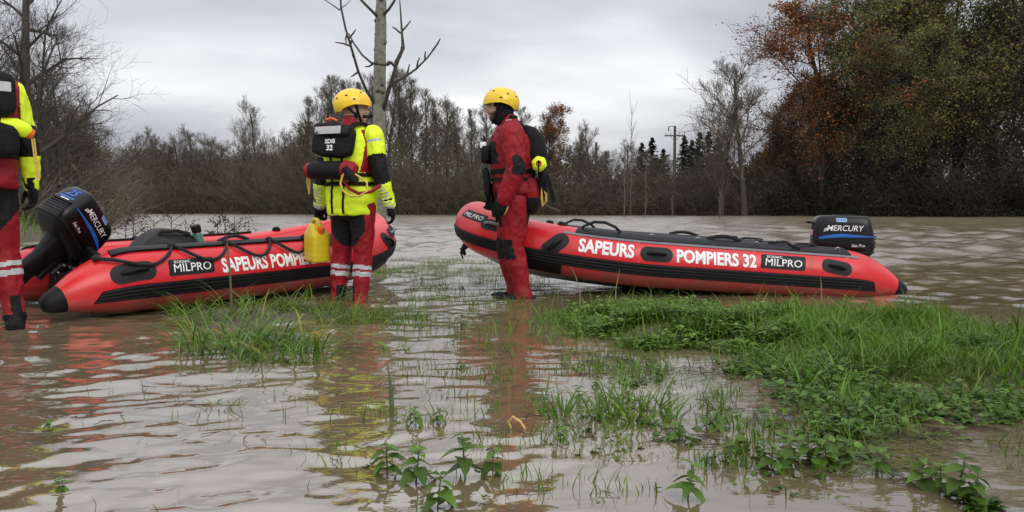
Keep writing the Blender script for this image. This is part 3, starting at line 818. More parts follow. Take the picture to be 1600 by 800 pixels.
# ------------------------------------------------------------------ people
from mathutils import noise as mnoise
M_SUIT = mat('drysuit_red', (0.245, 0.0035, 0.010), 0.58, 0.14, 7, 0.35, 26, spec=0.3, dirt=((0.09, 0.004, 0.008), 6, 0.58, 0.4), mud=(0.0, 0.22, 0.5, 0.3))
M_SBLK = mat('drysuit_black', (0.0045, 0.0045, 0.005), 0.75, 0.2, 9, 0.4, 30, spec=0.3)
M_VIS = mat('hi_vis_yellow', (0.72, 0.92, 0.014), 0.6, 0.08, 6, 0.35, 24, dirt=((0.40, 0.46, 0.03), 7, 0.60, 0.4))
M_HELM = mat('helmet_yellow', (0.80, 0.52, 0.008), 0.32, 0.05, 6, coat=0.25, dirt=((0.45, 0.28, 0.03), 9, 0.63, 0.4))
M_SKIN = mat('skin', (0.44, 0.245, 0.175), 0.5, 0.10, 25, 0.2, 200)
M_BEARD = mat('dark_stubble', (0.10, 0.065, 0.05), 0.8, 0.2, 60, 0.6, 300)
M_REFL = mat('reflective_grey', (0.42, 0.43, 0.44), 0.4, 0.08, 30)
M_WEB = mat('black_webbing', (0.005, 0.005, 0.006), 0.7, 0.2, 40, 0.4, 200, spec=0.2)
M_PACK = mat('black_cordura', (0.006, 0.006, 0.007), 0.66, 0.25, 10, 0.4, 40, spec=0.2)
M_GLV = mat('glove_neoprene', (0.006, 0.006, 0.007), 0.62, 0.25, 14, 0.5, 60, spec=0.2)
M_CORD = mat('yellow_cord', (0.62, 0.42, 0.10), 0.7, 0.15, 60)
M_ORNG = mat('orange_trim', (0.70, 0.12, 0.01), 0.6, 0.1)
M_EYE = mat('eye', (0.05, 0.03, 0.02), 0.15, 0.1)
M_CAN = mat('jerrycan_yellow', (0.66, 0.50, 0.010), 0.40, 0.08, 5, 0.1, 40, dirt=((0.34, 0.26, 0.05), 6, 0.58, 0.4))

def remesh(me, voxel, smooth_n=4, fac=0.5):
    o = bpy.data.objects.new('tmp', me); COL.objects.link(o)
    m = o.modifiers.new('r', 'REMESH'); m.mode = 'VOXEL'; m.voxel_size = voxel
    s_ = o.modifiers.new('s', 'SMOOTH'); s_.factor = fac; s_.iterations = smooth_n
    dg = bpy.context.evaluated_depsgraph_get()
    r = bpy.data.meshes.new_from_object(o.evaluated_get(dg))
    bpy.data.objects.remove(o); bpy.data.meshes.remove(me)
    r.polygons.foreach_set('use_smooth', np.ones(len(r.polygons), bool))
    return r
def folds(me, amp, sc=(9, 9, 5), seed=0.0, keep=None):
    nrm = [v.normal.copy() for v in me.vertices]
    for v, n in zip(me.vertices, nrm):
        p = v.co
        if keep and keep(p): continue
        q = Vector((p.x * sc[0] + seed, p.y * sc[1], p.z * sc[2]))
        a = mnoise.noise(q) + 0.5 * mnoise.noise(q * 2.3)
        v.co = p + n * (amp * (1 - 2.2 * abs(a)))
    me.update()
def ell_ring(cx, cy, z, rx, ry, n=28, e=2.4):
    return [Vector((cx + math.copysign(abs(math.cos(t)) ** (2 / e) * rx, math.cos(t)), cy + math.copysign(abs(math.sin(t)) ** (2 / e) * ry, math.sin(t)), z)) for t in [2 * PI * j / n for j in range(n)]]
TORSO = [(0.76, .118, .105, 0), (0.82, .162, .132, -.008), (0.90, .180, .142, -.010), (1.00, .174, .134, 0), (1.10, .168, .126, 0), (1.20, .178, .128, -.004), (1.30, .196, .132, -.008), (1.38, .202, .126, -.012), (1.44, .178, .110, -.014), (1.485, .120, .092, -.012), (1.53, .074, .076, -.002), (1.60, .062, .068, .008)]
def make_body(parent, J, headM, paint, mats, seed):
    """one continuous suited figure: torso, head and limbs lofted, fused and smoothed; faces coloured by the bone they lie on"""
    mb = MB()
    lean = J.get('lean', 0.0)
    sh = lambda z: lean * max(0, z - 0.9)
    mb.loft([ell_ring(0, cy + sh(z), z, rx, ry) for z, rx, ry, cy in TORSO])
    H = headM
    def e(c, r): 
        b = MB().ell(c, r, n=20, m=14); mb.add([H @ Vector(v) for v in b.v], b.f)
    e((0, 0.000, 0.055), (0.076, 0.098, 0.092)); e((0, 0.026, -0.005), (0.064, 0.076, 0.092)); e((0, 0.060, -0.070), (0.040, 0.038, 0.034))
    e((0, 0.078, 0.045), (0.058, 0.020, 0.020)); e((0.030, 0.080, -0.005), (0.022, 0.018, 0.022)); e((-0.030, 0.080, -0.005), (0.022, 0.018, 0.022))
    b = MB().tube([(0, 0.094, 0.038), (0, 0.106, 0.018), (0, 0.121, -0.006), (0, 0.108, -0.020), (0, 0.095, -0.018)], [0.010, 0.013, 0.017, 0.016, 0.010], 10); mb.add([H @ Vector(v) for v in b.v], b.f)
    e((0, 0.094, -0.044), (0.024, 0.012, 0.009)); e((0, 0.092, -0.058), (0.020, 0.012, 0.008))
    e((0.077, -0.005, 0.005), (0.012, 0.022, 0.032)); e((-0.077, -0.005, 0.005), (0.012, 0.022, 0.032))
    bones = []
    def limb(nm, P, R, n=18):
        pts = [Vector(p) for p in P]
        kb = J.get('arm' if 'arm' in nm else 'leg', 1.0) if 'foot' not in nm else 1.0
        R = [r * kb for r in R]
        mb.tube(pts, R, n)
        for i, p in enumerate(pts): mb.ell(p, (R[i] * 0.99,) * 3, n=14, m=10)
        bones.append((nm, pts, R))
    mid = lambda a, b, t: Vector(a).lerp(Vector(b), t)
    for sd in ('l', 'r'):
        s_, el, wr = J['sh_' + sd], J['el_' + sd], J['wr_' + sd]
        hp, kn, an, to = J['hip_' + sd], J['kn_' + sd], J['an_' + sd], J['toe_' + sd]
        limb('uarm_' + sd, [s_, mid(s_, el, .45), el], [.078, .070, .058])
        limb('farm_' + sd, [el, mid(el, wr, .35), wr], [.058, .058, .044])
        limb('thigh_' + sd, [hp, mid(hp, kn, .5), kn], [.112, .098, .076])
        limb('calf_' + sd, [kn, mid(kn, an, .35), mid(kn, an, .8), an], [.076, .077, .058, .060])
        a_ = Vector(an); t_ = Vector(to); d = (t_ - a_); d.z = 0; d.normalize()
        base = Vector((a_.x, a_.y, J.get('floor', 0) + 0.045))
        limb('foot_' + sd, [base - d * 0.06, base + d * 0.05, base + d * 0.14, base + d * 0.20], [.046, .050, .046, .034])
    bones.append(('torso', [Vector((0, 0, .8)), Vector((0, sh(1.1), 1.1)), Vector((0, sh(1.42), 1.42))], [.16, .165, .18]))
    bones.append(('head', [H @ Vector((0, 0, .06)), H @ Vector((0, 0.02, -0.06))], [.10, .09]))
    bones.append(('neck', [Vector((0, sh(1.48), 1.49)), Vector((0, sh(1.56), 1.57))], [.08, .065]))
    me = remesh(mb.mesh('body'), 0.0095, 4)
    hc = H @ Vector((0, 0, 0.02))
    folds(me, 0.0075, (13, 13, 9), seed, keep=lambda p: (p - hc).length < 0.15)
    for m in mats: me.materials.append(m)
    Hi = H.inverted()
    idx = []
    for p in me.polygons:
        c = p.center; best = None
        for nm, pts, R in bones:
            n = len(pts) - 1
            for i in range(n):
                a, b = pts[i], pts[i + 1]; ab = b - a
                t = max(0, min(1, (c - a).dot(ab) / ab.length_squared))
                r = R[i] + (R[i + 1] - R[i]) * t
                q = (c - a - ab * t); d = q.length / r
                if best is None or d < best[0]: best = (d, nm, (i + t) / n, q)
        idx.append(paint(best[1], best[2], best[3], c, Hi @ c))
    me.polygons.foreach_set('material_index', idx)
    o = bpy.data.objects.new('body', me); COL.objects.link(o); o.parent = parent
    return o
def make_glove(parent, M, curl, mirror, trim=None):
    """gloved hand with palm and five fingers; wrist at the origin, fingers along -z, palm towards -x, thumb towards +y"""
    mb = MB()
    mb.tube([(0, 0, .055), (0, 0, .0), (0, 0, -.02)], [.050, .042, .038], 16)
    mb.loft([[Vector((x * rx, y * ry + oy, z)) for x, y in [(math.copysign(abs(math.cos(t)) ** .7, math.cos(t)), math.copysign(abs(math.sin(t)) ** .7, math.sin(t))) for t in [2 * PI * j / 18 for j in range(18)]]] for z, rx, ry, oy in ((0.0, .030, .036, 0), (-.03, .025, .042, 0), (-.07, .023, .046, 0), (-.098, .019, .045, 0), (-.106, .012, .038, 0))])
    for k, (y, ln, r) in enumerate(((.034, .074, .0112), (.0115, .083, .0117), (-.0115, .078, .0113), (-.033, .060, .0102))):
        p = Vector((0, y, -.098)); a = 0.0; pts = [Vector((0, y * .8, -.065)), p.copy()]; R = [r, r * 1.05]
        for j, f in enumerate((.45, .31, .24)):
            a += curl * (0.75 + 0.1 * k) * (1.0 if j == 0 else 1.1)
            p = p + Vector((-math.sin(a), (y * .10) * (1 - curl), -math.cos(a))) * ln * f
            pts.append(p.copy()); R.append(r * (1 - .07 * (j + 1)))
        mb.tube(pts, R, 10); mb.ell(pts[-1], (R[-1],) * 3, n=8, m=6)
    th = [Vector((-.004, .030, -.022)), Vector((-.016, .050, -.050)), Vector((-.024 - .018 * curl, .056 - .012 * curl, -.080)), Vector((-.030 - .030 * curl, .052 - .026 * curl, -.104))]
    mb.tube(th, [.019, .0155, .0130, .0105], 10); mb.ell(th[-1], (.0105,) * 3, n=8, m=6)
    if mirror: mb.v = [(-x, y, z) for x, y, z in mb.v]; mb.f = [tuple(reversed(f)) for f in mb.f]
    me = remesh(mb.mesh('glove'), 0.0048, 2)
    o = bpy.data.objects.new('glove', me); me.materials.append(M_GLV); COL.objects.link(o); o.parent = parent; o.matrix_local = M
    if trim:
        s_ = -1 if mirror else 1
        MB().tube([(0.0 * s_, -.043, .02), (s_ * .004, -.047, -.03), (s_ * .002, -.050, -.075), (-s_ * .012, -.046, -.12)], [.006, .008, .008, .005], 8).build('glove_trim', trim, o)
    return o
def face_bits(parent, H):
    for s_ in (-1, 1):
        o = MB().ell((s_ * 0.031, 0.086, 0.028), (0.012, 0.008, 0.008), n=12, m=8).build('eye', M_EYE, parent); o.matrix_local = H
def make_helmet(parent, H):
    """white-water helmet: dome with low back, ear cut-outs, brim lip and vent holes"""
    root = None
    nu, nv = 48, 18
    def edge(ph):                                                       # polar angle of the rim; ph = 0 at the right ear, pi/2 at the face
        f = math.sin(ph)
        side = abs(math.cos(ph))
        base = 96 + 20 * max(0, -f) ** 1.2 + 2 * max(0, f)
        return rad(base + 8 * math.exp(-((side - 0.55) / 0.22) ** 2) * (1 if f < 0 else 0.4))
    def P(th, ph, k):
        r = Vector((0.126, 0.152, 0.126)) * k
        b = 1 + 0.018 * math.cos(2 * ph) * math.sin(th)
        return Vector((r.x * math.sin(th) * math.cos(ph) * b, r.y * math.sin(th) * math.sin(ph), r.z * math.cos(th) * (1.0 if th < PI / 2 else 0.95)))
    mb = MB(); rings = []
    for i in range(nv + 1):
        t = i / nv
        rings.append([P(max(edge(2 * PI * j / nu) * t, 0.001), 2 * PI * j / nu, 1.0 + (0.022 if i == nv else 0.0)) for j in range(nu)])
    for k in (1.022, 0.955): rings.append([P(edge(2 * PI * j / nu) * 1.01, 2 * PI * j / nu, k) for j in range(nu)])
    for i in range(8, -1, -2): rings.append([P(max(edge(2 * PI * j / nu) * i / nv * 2, 0.001) if i < 9 else 0, 2 * PI * j / nu, 0.945) for j in range(nu)])
    mb.loft([[p + Vector((0, -0.004, 0.062)) for p in r] for r in rings], cap=False)
    o = mb.build('helmet', M_HELM, parent, angle=0.9); o.matrix_local = H
    for ph, th in ((35, 48), (145, 48), (-25, 62), (205, 62), (-60, 70), (240, 70), (70, 40), (110, 40), (-90, 45), (0, 78), (180, 78)):
        c = P(rad(th), rad(ph), 1.0) + Vector((0, -0.004, 0.062)); n_ = (c - Vector((0, 0, 0.062))).normalized()
        MB().ell(c, (0.013, 0.007, 0.004), n_.to_track_quat('Z', 'Y').to_matrix(), n=12, m=6).build('vent_hole', M_SBLK, o)
    for s_ in (-1, 1):
        q = MB(); q.tube([(s_ * .094, 0.015, 0.045), (s_ * .086, 0.026, -0.02), (s_ * .064, 0.045, -0.075), (s_ * .02, 0.062, -0.106), (0, 0.066, -0.110)], 0.010, 8)
        q.tube([(s_ * .088, -0.055, 0.025), (s_ * .088, -0.01, -0.015), (s_ * .080, 0.030, -0.04)], 0.009, 8)
        q.build('chin_strap', M_WEB, o)
    return o
def tag_vest(me, f, mats):
    for m in mats: me.materials.append(m)
    me.polygons.foreach_set('material_index', [f(p.center, p.normal) for p in me.polygons])
def make_vest(parent, hem, flare, f, mats, lean=0.0, seed=3.0, bulk=1.0, top=1.455):
    """buoyancy vest: padded torso shell with shoulder yoke"""
    mb = MB(); sh = lambda z: lean * max(0, z - 0.9)
    T = [(hem, .196 + flare, .172 + flare, -.012), (hem + .03, .200 + flare, .176 + flare, -.012), (0.98, .203, .170, -.004), (1.06, .196, .160, 0), (1.14, .198, .166, -.002), (1.24, .208, .178, -.004), (1.34, .216, .176, -.010), (1.40, .205, .160, -.014), (top, .170, .128, -.016), (top + .045, .125, .105, -.014)]
    T = [t for i, t in enumerate(T) if i < 2 or t[0] > hem + .05]
    mb.loft([ell_ring(0, cy + sh(z), z, rx * (1 + (bulk - 1) * 0.5), ry * bulk, 36, 2.7) for z, rx, ry, cy in T])
    me = remesh(mb.mesh('vest'), 0.010, 3)
    folds(me, 0.007, (6, 6, 11), seed)
    tag_vest(me, f, mats)
    o = bpy.data.objects.new('vest', me); COL.objects.link(o); o.parent = parent
    return o
def belt(parent, z, rx, ry, w=0.022, name='belt', m=None, lean=0.0, th=0.010, bulk=1.0, cy=0.0):
    n = 48; V = []; F = []
    prof = [(-.02, -w), (th, -w), (th, w), (-.02, w)]
    for j in range(n):
        t = 2 * PI * j / n; c, s_ = math.cos(t), math.sin(t)
        d = Vector((math.copysign(abs(c) ** .78, c), math.copysign(abs(s_) ** .78, s_), 0))
        for q, h in prof: V.append((d.x * (rx + q), d.y * (ry + q) + cy + lean * max(0, z - .9), z + h))
        for k in range(4): F.append((j * 4 + k, j * 4 + (k + 1) % 4, ((j + 1) % n) * 4 + (k + 1) % 4, ((j + 1) % n) * 4 + k))
    return MB().add(V, F).build(name, m or M_WEB, parent, angle=0.6)
def ribbon(parent, pts, w, m, name='strap', th=0.006, nrm=None):
    """flat webbing along points, lying against the given outward normal"""
    mb = MB(); rings = []
    pts = [Vector(p) for p in pts]
    for i, p in enumerate(pts):
        t = (pts[min(i + 1, len(pts) - 1)] - pts[max(i - 1, 0)]).normalized()
        n_ = (nrm if nrm is not None else Vector((p.x, p.y, 0))).normalized(); s_ = t.cross(n_).normalized()
        rings.append([p + s_ * w / 2 - n_ * th, p + s_ * w / 2 + n_ * th, p - s_ * w / 2 + n_ * th, p - s_ * w / 2 - n_ * th])
    return mb.loft(rings).build(name, m, parent, angle=0.6)
def on_vest(vest, x, z, side, off=0.006):
    """a point on the vest's back (side -1) or front (+1)"""
    bv = vest.get('_b')
    return None
def surf_pts(bv, pts, side, off):
    out = []
    for x, z in pts:
        h = bv.ray_cast(Vector((x, side * 1.0, z)), Vector((0, -side, 0)))
        out.append((h[0] if h[0] is not None else Vector((x, side * .15, z))) + Vector((0, side * off, 0)))
    return out
def soft_box(mb, c, d, rot=None, e=4.0):
    """pillow-like box"""
    n = 24; rings = []
    M = Euler(rot).to_matrix() if rot else Matrix.Identity(3)
    for t in np.linspace(-1, 1, 11):
        k = (1 - abs(t) ** 5) ** (1 / 5) if abs(t) < 1 else 0.55
        k = max(k, 0.55)
        rings.append([Vector(c) + M @ Vector((q.x * k, q.y * k, t * d[2] / 2)) for q in sup(0, 0, 0, d[0], d[1], e, n)])
    mb.loft(rings); return mb

def std_joints(**k):
    J = dict(sh_l=(-.192, 0, 1.425), sh_r=(.192, 0, 1.425), el_l=(-.25, -.03, 1.14), el_r=(.25, -.03, 1.14), wr_l=(-.265, .03, .885), wr_r=(.265, .03, .885),
             hip_l=(-.090, 0, .87), hip_r=(.090, 0, .87), kn_l=(-.10, .02, .49), kn_r=(.10, .02, .49), an_l=(-.105, -.02, .09), an_r=(.105, -.02, .09), toe_l=(-.12, .2, .03), toe_r=(.12, .2, .03))
    J.update(k); return J
def head_m(yaw=0.0, pitch=0.0, pos=(0, 0.012, 1.655)):
    return Matrix.Translation(pos) @ Matrix.Rotation(yaw, 4, 'Z') @ Matrix.Rotation(pitch, 4, 'X')
def glove_m(J, sd, roll=0.0, swing=0.0):
    w = Vector(J['wr_' + sd]); e_ = Vector(J['el_' + sd]); z = (e_ - w).normalized()
    y = Vector((0, 1, 0)); x = y.cross(z).normalized(); y = z.cross(x)
    m = Matrix((x, y, z)).transposed().to_4x4() @ Matrix.Rotation(roll, 4, 'Z') @ Matrix.Rotation(swing, 4, 'X'); m.translation = w
    return m

# --- the one in the hi-vis jacket, seen from behind
def person_centre():
    root = empty('person', (-1.285, 6.50, -0.10), (0, 0, rad(-24)))
    tag(root, 'person in yellow jacket and helmet with black backpack, back turned, carrying a jerrycan', 'person', 'rescuers in red suits and yellow helmets')
    J = std_joints(sh_r=(.205, -.01, 1.425), el_r=(.275, -.03, 1.14), wr_r=(.315, .05, .885), el_l=(-.285, -.01, 1.14), wr_l=(-.345, .02, .885), kn_l=(-.135, .03, .47), an_l=(-.145, -.03, .09), toe_l=(-.18, .18, .03), arm=1.06, leg=.95, kn_r=(.095, .0, .47), an_r=(.10, -.06, .09), toe_r=(.13, .16, .03))
    H = head_m(rad(-46), rad(4), (0, 0.02, 1.625))
    mats = [M_SUIT, M_SBLK, M_VIS, M_SKIN, M_REFL]
    def paint(b, t, q, c, h):
        if b == 'head' or (b == 'neck' and c.z > 1.57): return 3 if (h.y > 0.02 or h.z > -0.03) else 1
        if b == 'neck': return 1 if c.z > 1.53 else 0
        if b.startswith('uarm'):
            inner = abs(c.x) < 0.185
            if t < .30 and inner: return 0
            if t > .60: return 1
            return 2 if not (0.17 < t < 0.25 and q.y < -.01) else 4
        if b.startswith('farm'):
            if t < .50: return 1
            if q.y < 0 and abs(q.x) < .045 and t > .55 and int(t * 26) % 2 == 0: return 4
            return 2
        if b.startswith('thigh') or b == 'torso':
            s_ = abs(c.x)
            if c.z < 0.54: return 0
            if c.z > 1.0: return 0
            low = 0.55 + 1.6 * max(0, s_ - .07) ** 1.1
            return 1 if (c.z > low and s_ < 0.165) else 0
        if b.startswith('calf'):
            if .20 < t < .275 or .325 < t < .40: return 4
            if t > .55 and c.x * (1 if b[-1] == 'l' else -1) > (-.125 if b[-1] == 'l' else -.085): return 1 if abs(q.x) > .02 else 0
            return 0
        if b.startswith('foot'): return 1
        return 0
    make_body(root, J, H, paint, mats, 1.0)
    face_bits(root, H); make_helmet(root, H)
    make_glove(root, glove_m(J, 'r', 0.3, 0.10), 0.45, False)
    make_glove(root, glove_m(J, 'l', -0.2, 0.05), 0.95, True)
    def fv(c, n):
        if c.z > 1.44 and abs(c.x) < .085: return 1
        if abs(c.x) > .150 and 1.13 < c.z < 1.47 and abs(c.y) < .125 - (c.z - 1.2) * .10: return 2
        return 0
    v = make_vest(root, 0.80, -0.014, fv, [M_VIS, M_SBLK, M_SUIT])
    bv = bvh_of(v)
    for x in (-.075, .035): ribbon(root, surf_pts(bv, [(x, z) for z in np.linspace(1.34, .81, 16)], -1, .005), .016, M_WEB, 'back_strap', .004, Vector((0, -1, 0)))
    for x, w in ((-.14, .03), (.14, .03)): ribbon(root, surf_pts(bv, [(x, z) for z in np.linspace(1.50, 1.25, 8)], 1, .006), w, M_WEB, 'chest_strap', .005, Vector((0, 1, 0)))
    belt(root, 1.045, .205, .172, .016); belt(root, 1.115, .200, .166, .014)
    # backpack with flap, reflective band and lettering
    mb = MB(); soft_box(mb, (-.02, -.215, 1.375), (.375, .085, .255), (rad(-9), rad(5), 0), 5)
    pk = mb.build('backpack', M_PACK, root, angle=1.2)
    pb = bvh_of(pk)
    mb = MB(); soft_box(mb, (-.015, -.222, 1.455), (.345, .095, .105), (rad(-12), rad(5), 0), 5); fl = mb.build('backpack_flap', M_PACK, pk, angle=1.2)
    fb = bvh_of(fl)
    Mb = Matrix((Vector((1, 0, 0)), Vector((0, 0, 1)), Vector((0, -1, 0)))).transposed().to_4x4()
    def lay(bm, x, z, bvh, m, nm, par, off=.004):
        M2 = Mb.copy(); M2.translation = Vector((x, -1.0, z)); slices(bm, .03, .03); project(bm, M2, bvh, off); return bm_obj(nm, bm, m, par)
    lay(poly2d(rrect(.245, .058, .006)), -.035, 1.458, fb, M_REFL, 'reflective_band', fl)
    lay(poly2d(rrect(.045, .050, .004, .25)), .125, 1.456, fb, M_DGR, 'side_tab', fl)
    lay(text2d('SDIS', .034, .03, .0, .095), -.02, 1.372, pb, M_WHITE, 'lettering', pk, .004)
    lay(text2d('32', .044, .03, .0, .060), -.02, 1.322, pb, M_WHITE, 'lettering', pk, .004)
    MB().tube([(-.10, -.20, 1.52), (-.08, -.22, 1.545), (-.02, -.23, 1.55), (.02, -.22, 1.53)], .010, 8).build('grab_loop', M_ORNG, pk)
    for s_ in (-1, 1): ribbon(root, [(s_ * .115, -.19, 1.47), (s_ * .125, -.12, 1.515), (s_ * .130, -.02, 1.525), (s_ * .135, .08, 1.49), (s_ * .14, .145, 1.40), (s_ * .14, .17, 1.28)], .048, M_WEB, 'shoulder_strap', .008, Vector((s_ * .25, .1, 1)))
    # throw bag rolled across the waist, red ends, cord loop
    mb = MB(); rr = [.050, .070, .074, .070, .075, .072, .068]; xs = [-.245, -.21, -.12, -.04, .04, .10, .14]
    mb.tube([(x, -.232, 1.148 - .02 * (x + .05)) for x in xs], rr, 20); tb = mb.build('throw_bag', M_PACK, root, angle=1.0)
    MB().tube([(-.215, -.232, 1.150), (-.255, -.230, 1.150), (-.268, -.228, 1.150)], [.068, .060, .038], 20).build('bag_end', M_SUIT, tb)
    MB().tube([(.10, -.232, 1.145), (.155, -.235, 1.140), (.180, -.235, 1.13), (.190, -.23, 1.12)], [.078, .076, .060, .034], 20).build('bag_end', M_SUIT, tb)
    MB().tube([(.14, -.30, 1.16), (.19, -.29, 1.10), (.215, -.275, 1.06), (.19, -.26, 1.04)], [.03, .038, .036, .02], 14).build('bag_mouth', M_PACK, tb)
    MB().tube([(.13, -.315, 1.10), (.115, -.32, 1.04), (.14, -.32, .985), (.20, -.315, .945), (.27, -.29, .945), (.315, -.255, .985), (.30, -.24, 1.05), (.24, -.27, 1.10), (.17, -.31, 1.135)], .0085, 8, closed=True).build('cord_loop', M_CORD, tb)
    MB().tube([(.12, -.275, 1.06), (.17, -.28, 1.00), (.24, -.26, .965), (.31, -.20, .98), (.33, -.10, 1.03)], .014, 8).build('red_line', M_SUIT, tb)
    MB().tube([(-.275, -.22, 1.16), (-.29, -.20, 1.05), (-.275, -.20, .97), (-.26, -.21, 1.06), (-.268, -.22, 1.15)], .008, 8).build('cord_loop', M_CORD, tb)
    MB().tube([H @ Vector((.080, .060, -.045)), H @ Vector((.080, .105, -.050)), H @ Vector((.070, .135, -.040))], [.012, .013, .016], 10).build('radio_microphone', M_PACK, root)
    return root, J
pc, Jc = person_centre()

# jerrycan hanging from his left hand
def make_jerrycan():
    o = empty('jerrycan')
    bpy.context.view_layer.update()
    g = pc.matrix_world @ Vector(Jc['wr_l'])
    o.location = (g.x - 0.02, g.y - 0.02, g.z - 0.47); o.rotation_euler = (rad(2), rad(4), rad(-52))
    tag(o, 'yellow plastic jerrycan hanging from the left hand of the person in yellow jacket', 'jerrycan')
    w, d = .215, .155
    prof = [(0.0, .86, .86), (.012, .98, .97), (.03, 1, 1), (.20, 1, 1), (.225, .97, .97), (.275, .62, .80), (.305, .40, .62), (.312, .30, .5)]
    body = MB().loft([sup(0.0 - (1 - kx) * .02, 0, z, w * kx, d * ky, 5.5, 36) for z, kx, ky in prof]).build('can_body', M_CAN, o, angle=0.55)
    MB().tube([(-.085, 0, .20), (-.088, 0, .26), (-.065, 0, .335), (.0, 0, .348), (.05, 0, .335), (.06, 0, .29)], [.016, .017, .018, .018, .017, .016], 12).build('can_handle', M_CAN, o)
    MB().tube([(.070, 0, .225), (.083, 0, .262), (.084, 0, .264), (.092, 0, .290)], [.026, .026, .030, .030], 16).build('can_cap', M_ORNG, o)
    for z in (.06, .11, .16): MB().loft([sup(0, 0, z + h, w * k, d * k, 5.5, 36) for h, k in ((-.010, 1.002), (0, 1.018), (.010, 1.002))], cap=False).build('moulded_rib', M_CAN, o)
    return o
make_jerrycan()

# --- the one in profile beside the right boat
def person_right():
    root = empty('person', (0.03, 6.78, -0.06), (0, 0, rad(86)))
    tag(root, 'person in all red drysuit and yellow helmet standing in profile by the right boat', 'person', 'rescuers in red suits and yellow helmets')
    # his left side (-x) faces the camera
    J = std_joints(sh_l=(-.205, .020, 1.42), el_l=(-.262, -.025, 1.13), wr_l=(-.245, .075, .885), sh_r=(.19, .05, 1.42), el_r=(.26, .04, 1.14), wr_r=(.24, .18, .92), lean=0.09, arm=1.33, leg=1.13,
                   hip_l=(-.085, -.005, .87), kn_l=(-.09, .015, .49), an_l=(-.095, -.075, .09), toe_l=(-.11, .12, .03), hip_r=(.085, .01, .87), kn_r=(.10, .085, .49), an_r=(.10, .0, .09), toe_r=(.12, .2, .03))
    H = head_m(rad(3), rad(2), (0, .125, 1.635))
    mats = [M_SUIT, M_SBLK, M_VIS, M_SKIN, M_BEARD]
    def paint(b, t, q, c, h):
        if b == 'head' or (b == 'neck' and c.z > 1.555):
            if h.y > 0.034 and h.z > -0.092 and abs(h.x) < 0.066 - max(0, -h.z - .03) * .25:
                return 4 if (h.z < -0.030 and not (h.y > .088 and -.062 < h.z < -.040)) else 3
            return 1
        if b == 'neck': return 1
        if b.startswith('uarm'): return 1 if (t > .72 and (q.y < .02)) and ((t - .98) / .24) ** 2 + (q.y / .07) ** 2 < 1.2 else 0
        if b.startswith('farm'): return 1 if ((t + .02) / .26) ** 2 + ((q.y + .01) / .06) ** 2 < 1 and q.y < .03 else 0
        if b.startswith('thigh'): return 1 if (t > .84 and q.y > .005) or (t < .5 and c.y < -.10) else 0
        if b.startswith('calf'): return 1 if (t < .22 and q.y > -.01) else 0
        if b.startswith('foot'): return 1
        if b == 'torso' and c.z < .95 and c.y < -.08: return 1
        return 0
    make_body(root, J, H, paint, mats, 5.0)
    face_bits(root, H); make_helmet(root, H)
    # neoprene hood around the face
    mb = MB(); nu, nv = 32, 14; V = []; F = []
    for i in range(nv + 1):
        for j in range(nu):
            ph = 2 * PI * j / nu; th = PI * (0.22 + 0.66 * i / nv)
            p = Vector((.090 * math.sin(th) * math.cos(ph), .108 * math.sin(th) * math.sin(ph), .138 * math.cos(th)))
            V.append(p + Vector((0, -.004, .0)))
    for i in range(nv):
        for j in range(nu):
            j2 = (j + 1) % nu; c = (V[i * nu + j] + V[(i + 1) * nu + j2]) / 2
            if c.y > 0.046 and -0.082 < c.z < .12: continue
            F.append((i * nu + j, (i + 1) * nu + j, (i + 1) * nu + j2, i * nu + j2))
    o = mb.add(V, F).build('hood', M_SBLK, root, angle=2); o.matrix_local = H
    so = o.modifiers.new('thick', 'SOLIDIFY'); so.thickness = 0.006
    make_glove(root, glove_m(J, 'l', 0.25, 0.0), 0.40, True, M_CORD)
    make_glove(root, glove_m(J, 'r', 0.0, 0.0), 0.55, False, M_CORD)
    def fv(c, n):
        if c.z > 1.455 and abs(c.x) < .10: return 1
        if c.y > .07 and 1.17 < c.z < 1.36: return 1 if abs(c.x) < .2 else 0
        if c.y < -.10 and 1.0 < c.z < 1.5 and abs(c.x) < .13: return 1
        return 0
    v = make_vest(root, 0.93, 0.004, fv, [M_SUIT, M_SBLK], lean=0.09, seed=8.0, bulk=1.08)
    bv = bvh_of(v)
    belt(root, 1.115, .206, .178, .022, lean=.09); belt(root, 1.050, .212, .184, .013, lean=.09)
    k0 = set(root.children)
    for s_ in (-1, 1):
        ribbon(root, [(s_ * .12, -.17, 1.44), (s_ * .128, -.10, 1.515), (s_ * .130, -.02, 1.525), (s_ * .132, .05, 1.49), (s_ * .135, .125, 1.40), (s_ * .13, .16, 1.30)], .050, M_WEB, 'shoulder_strap', .009, Vector((s_ * .25, .1, 1)))
        ribbon(root, [(s_ * .128, -.03, 1.540), (s_ * .129, .015, 1.532)], .04, M_REFL, 'strap_print', .004, Vector((s_ * .25, .1, 1)))
    mb = MB(); soft_box(mb, (-.02, .185, 1.262), (.26, .085, .155), (rad(4), 0, 0), 4); cp = mb.build('chest_pocket', M_PACK, root, angle=1.2)
    mb = MB(); mb.box((-.10, .205, 1.335), (.055, .05, .05)); mb.build('white_tag', M_WHITE, cp, bevel=.006)
    mb = MB(); mb.tube([(-.10, .19, 1.36), (-.10, .20, 1.41)], [.012, .006], 8); mb.build('antenna', M_WEB, cp)
    MB().tube([(-.07, -.03, 1.565), (-.04, -.06, 1.575), (.0, -.065, 1.570)], .011, 8).ell((-.075, -.025, 1.572), (.022, .016, .014), n=10, m=6).build('strap_buckle', M_PACK, root)
    for ch in set(root.children) - k0: ch.location.y += .055
    # pouch and straps hanging at the front of the belt
    mb = MB(); soft_box(mb, (-.06, .235, 1.02), (.12, .055, .26), (rad(-5), 0, 0), 4); mb.build('front_pouch', M_PACK, root, angle=1.2)
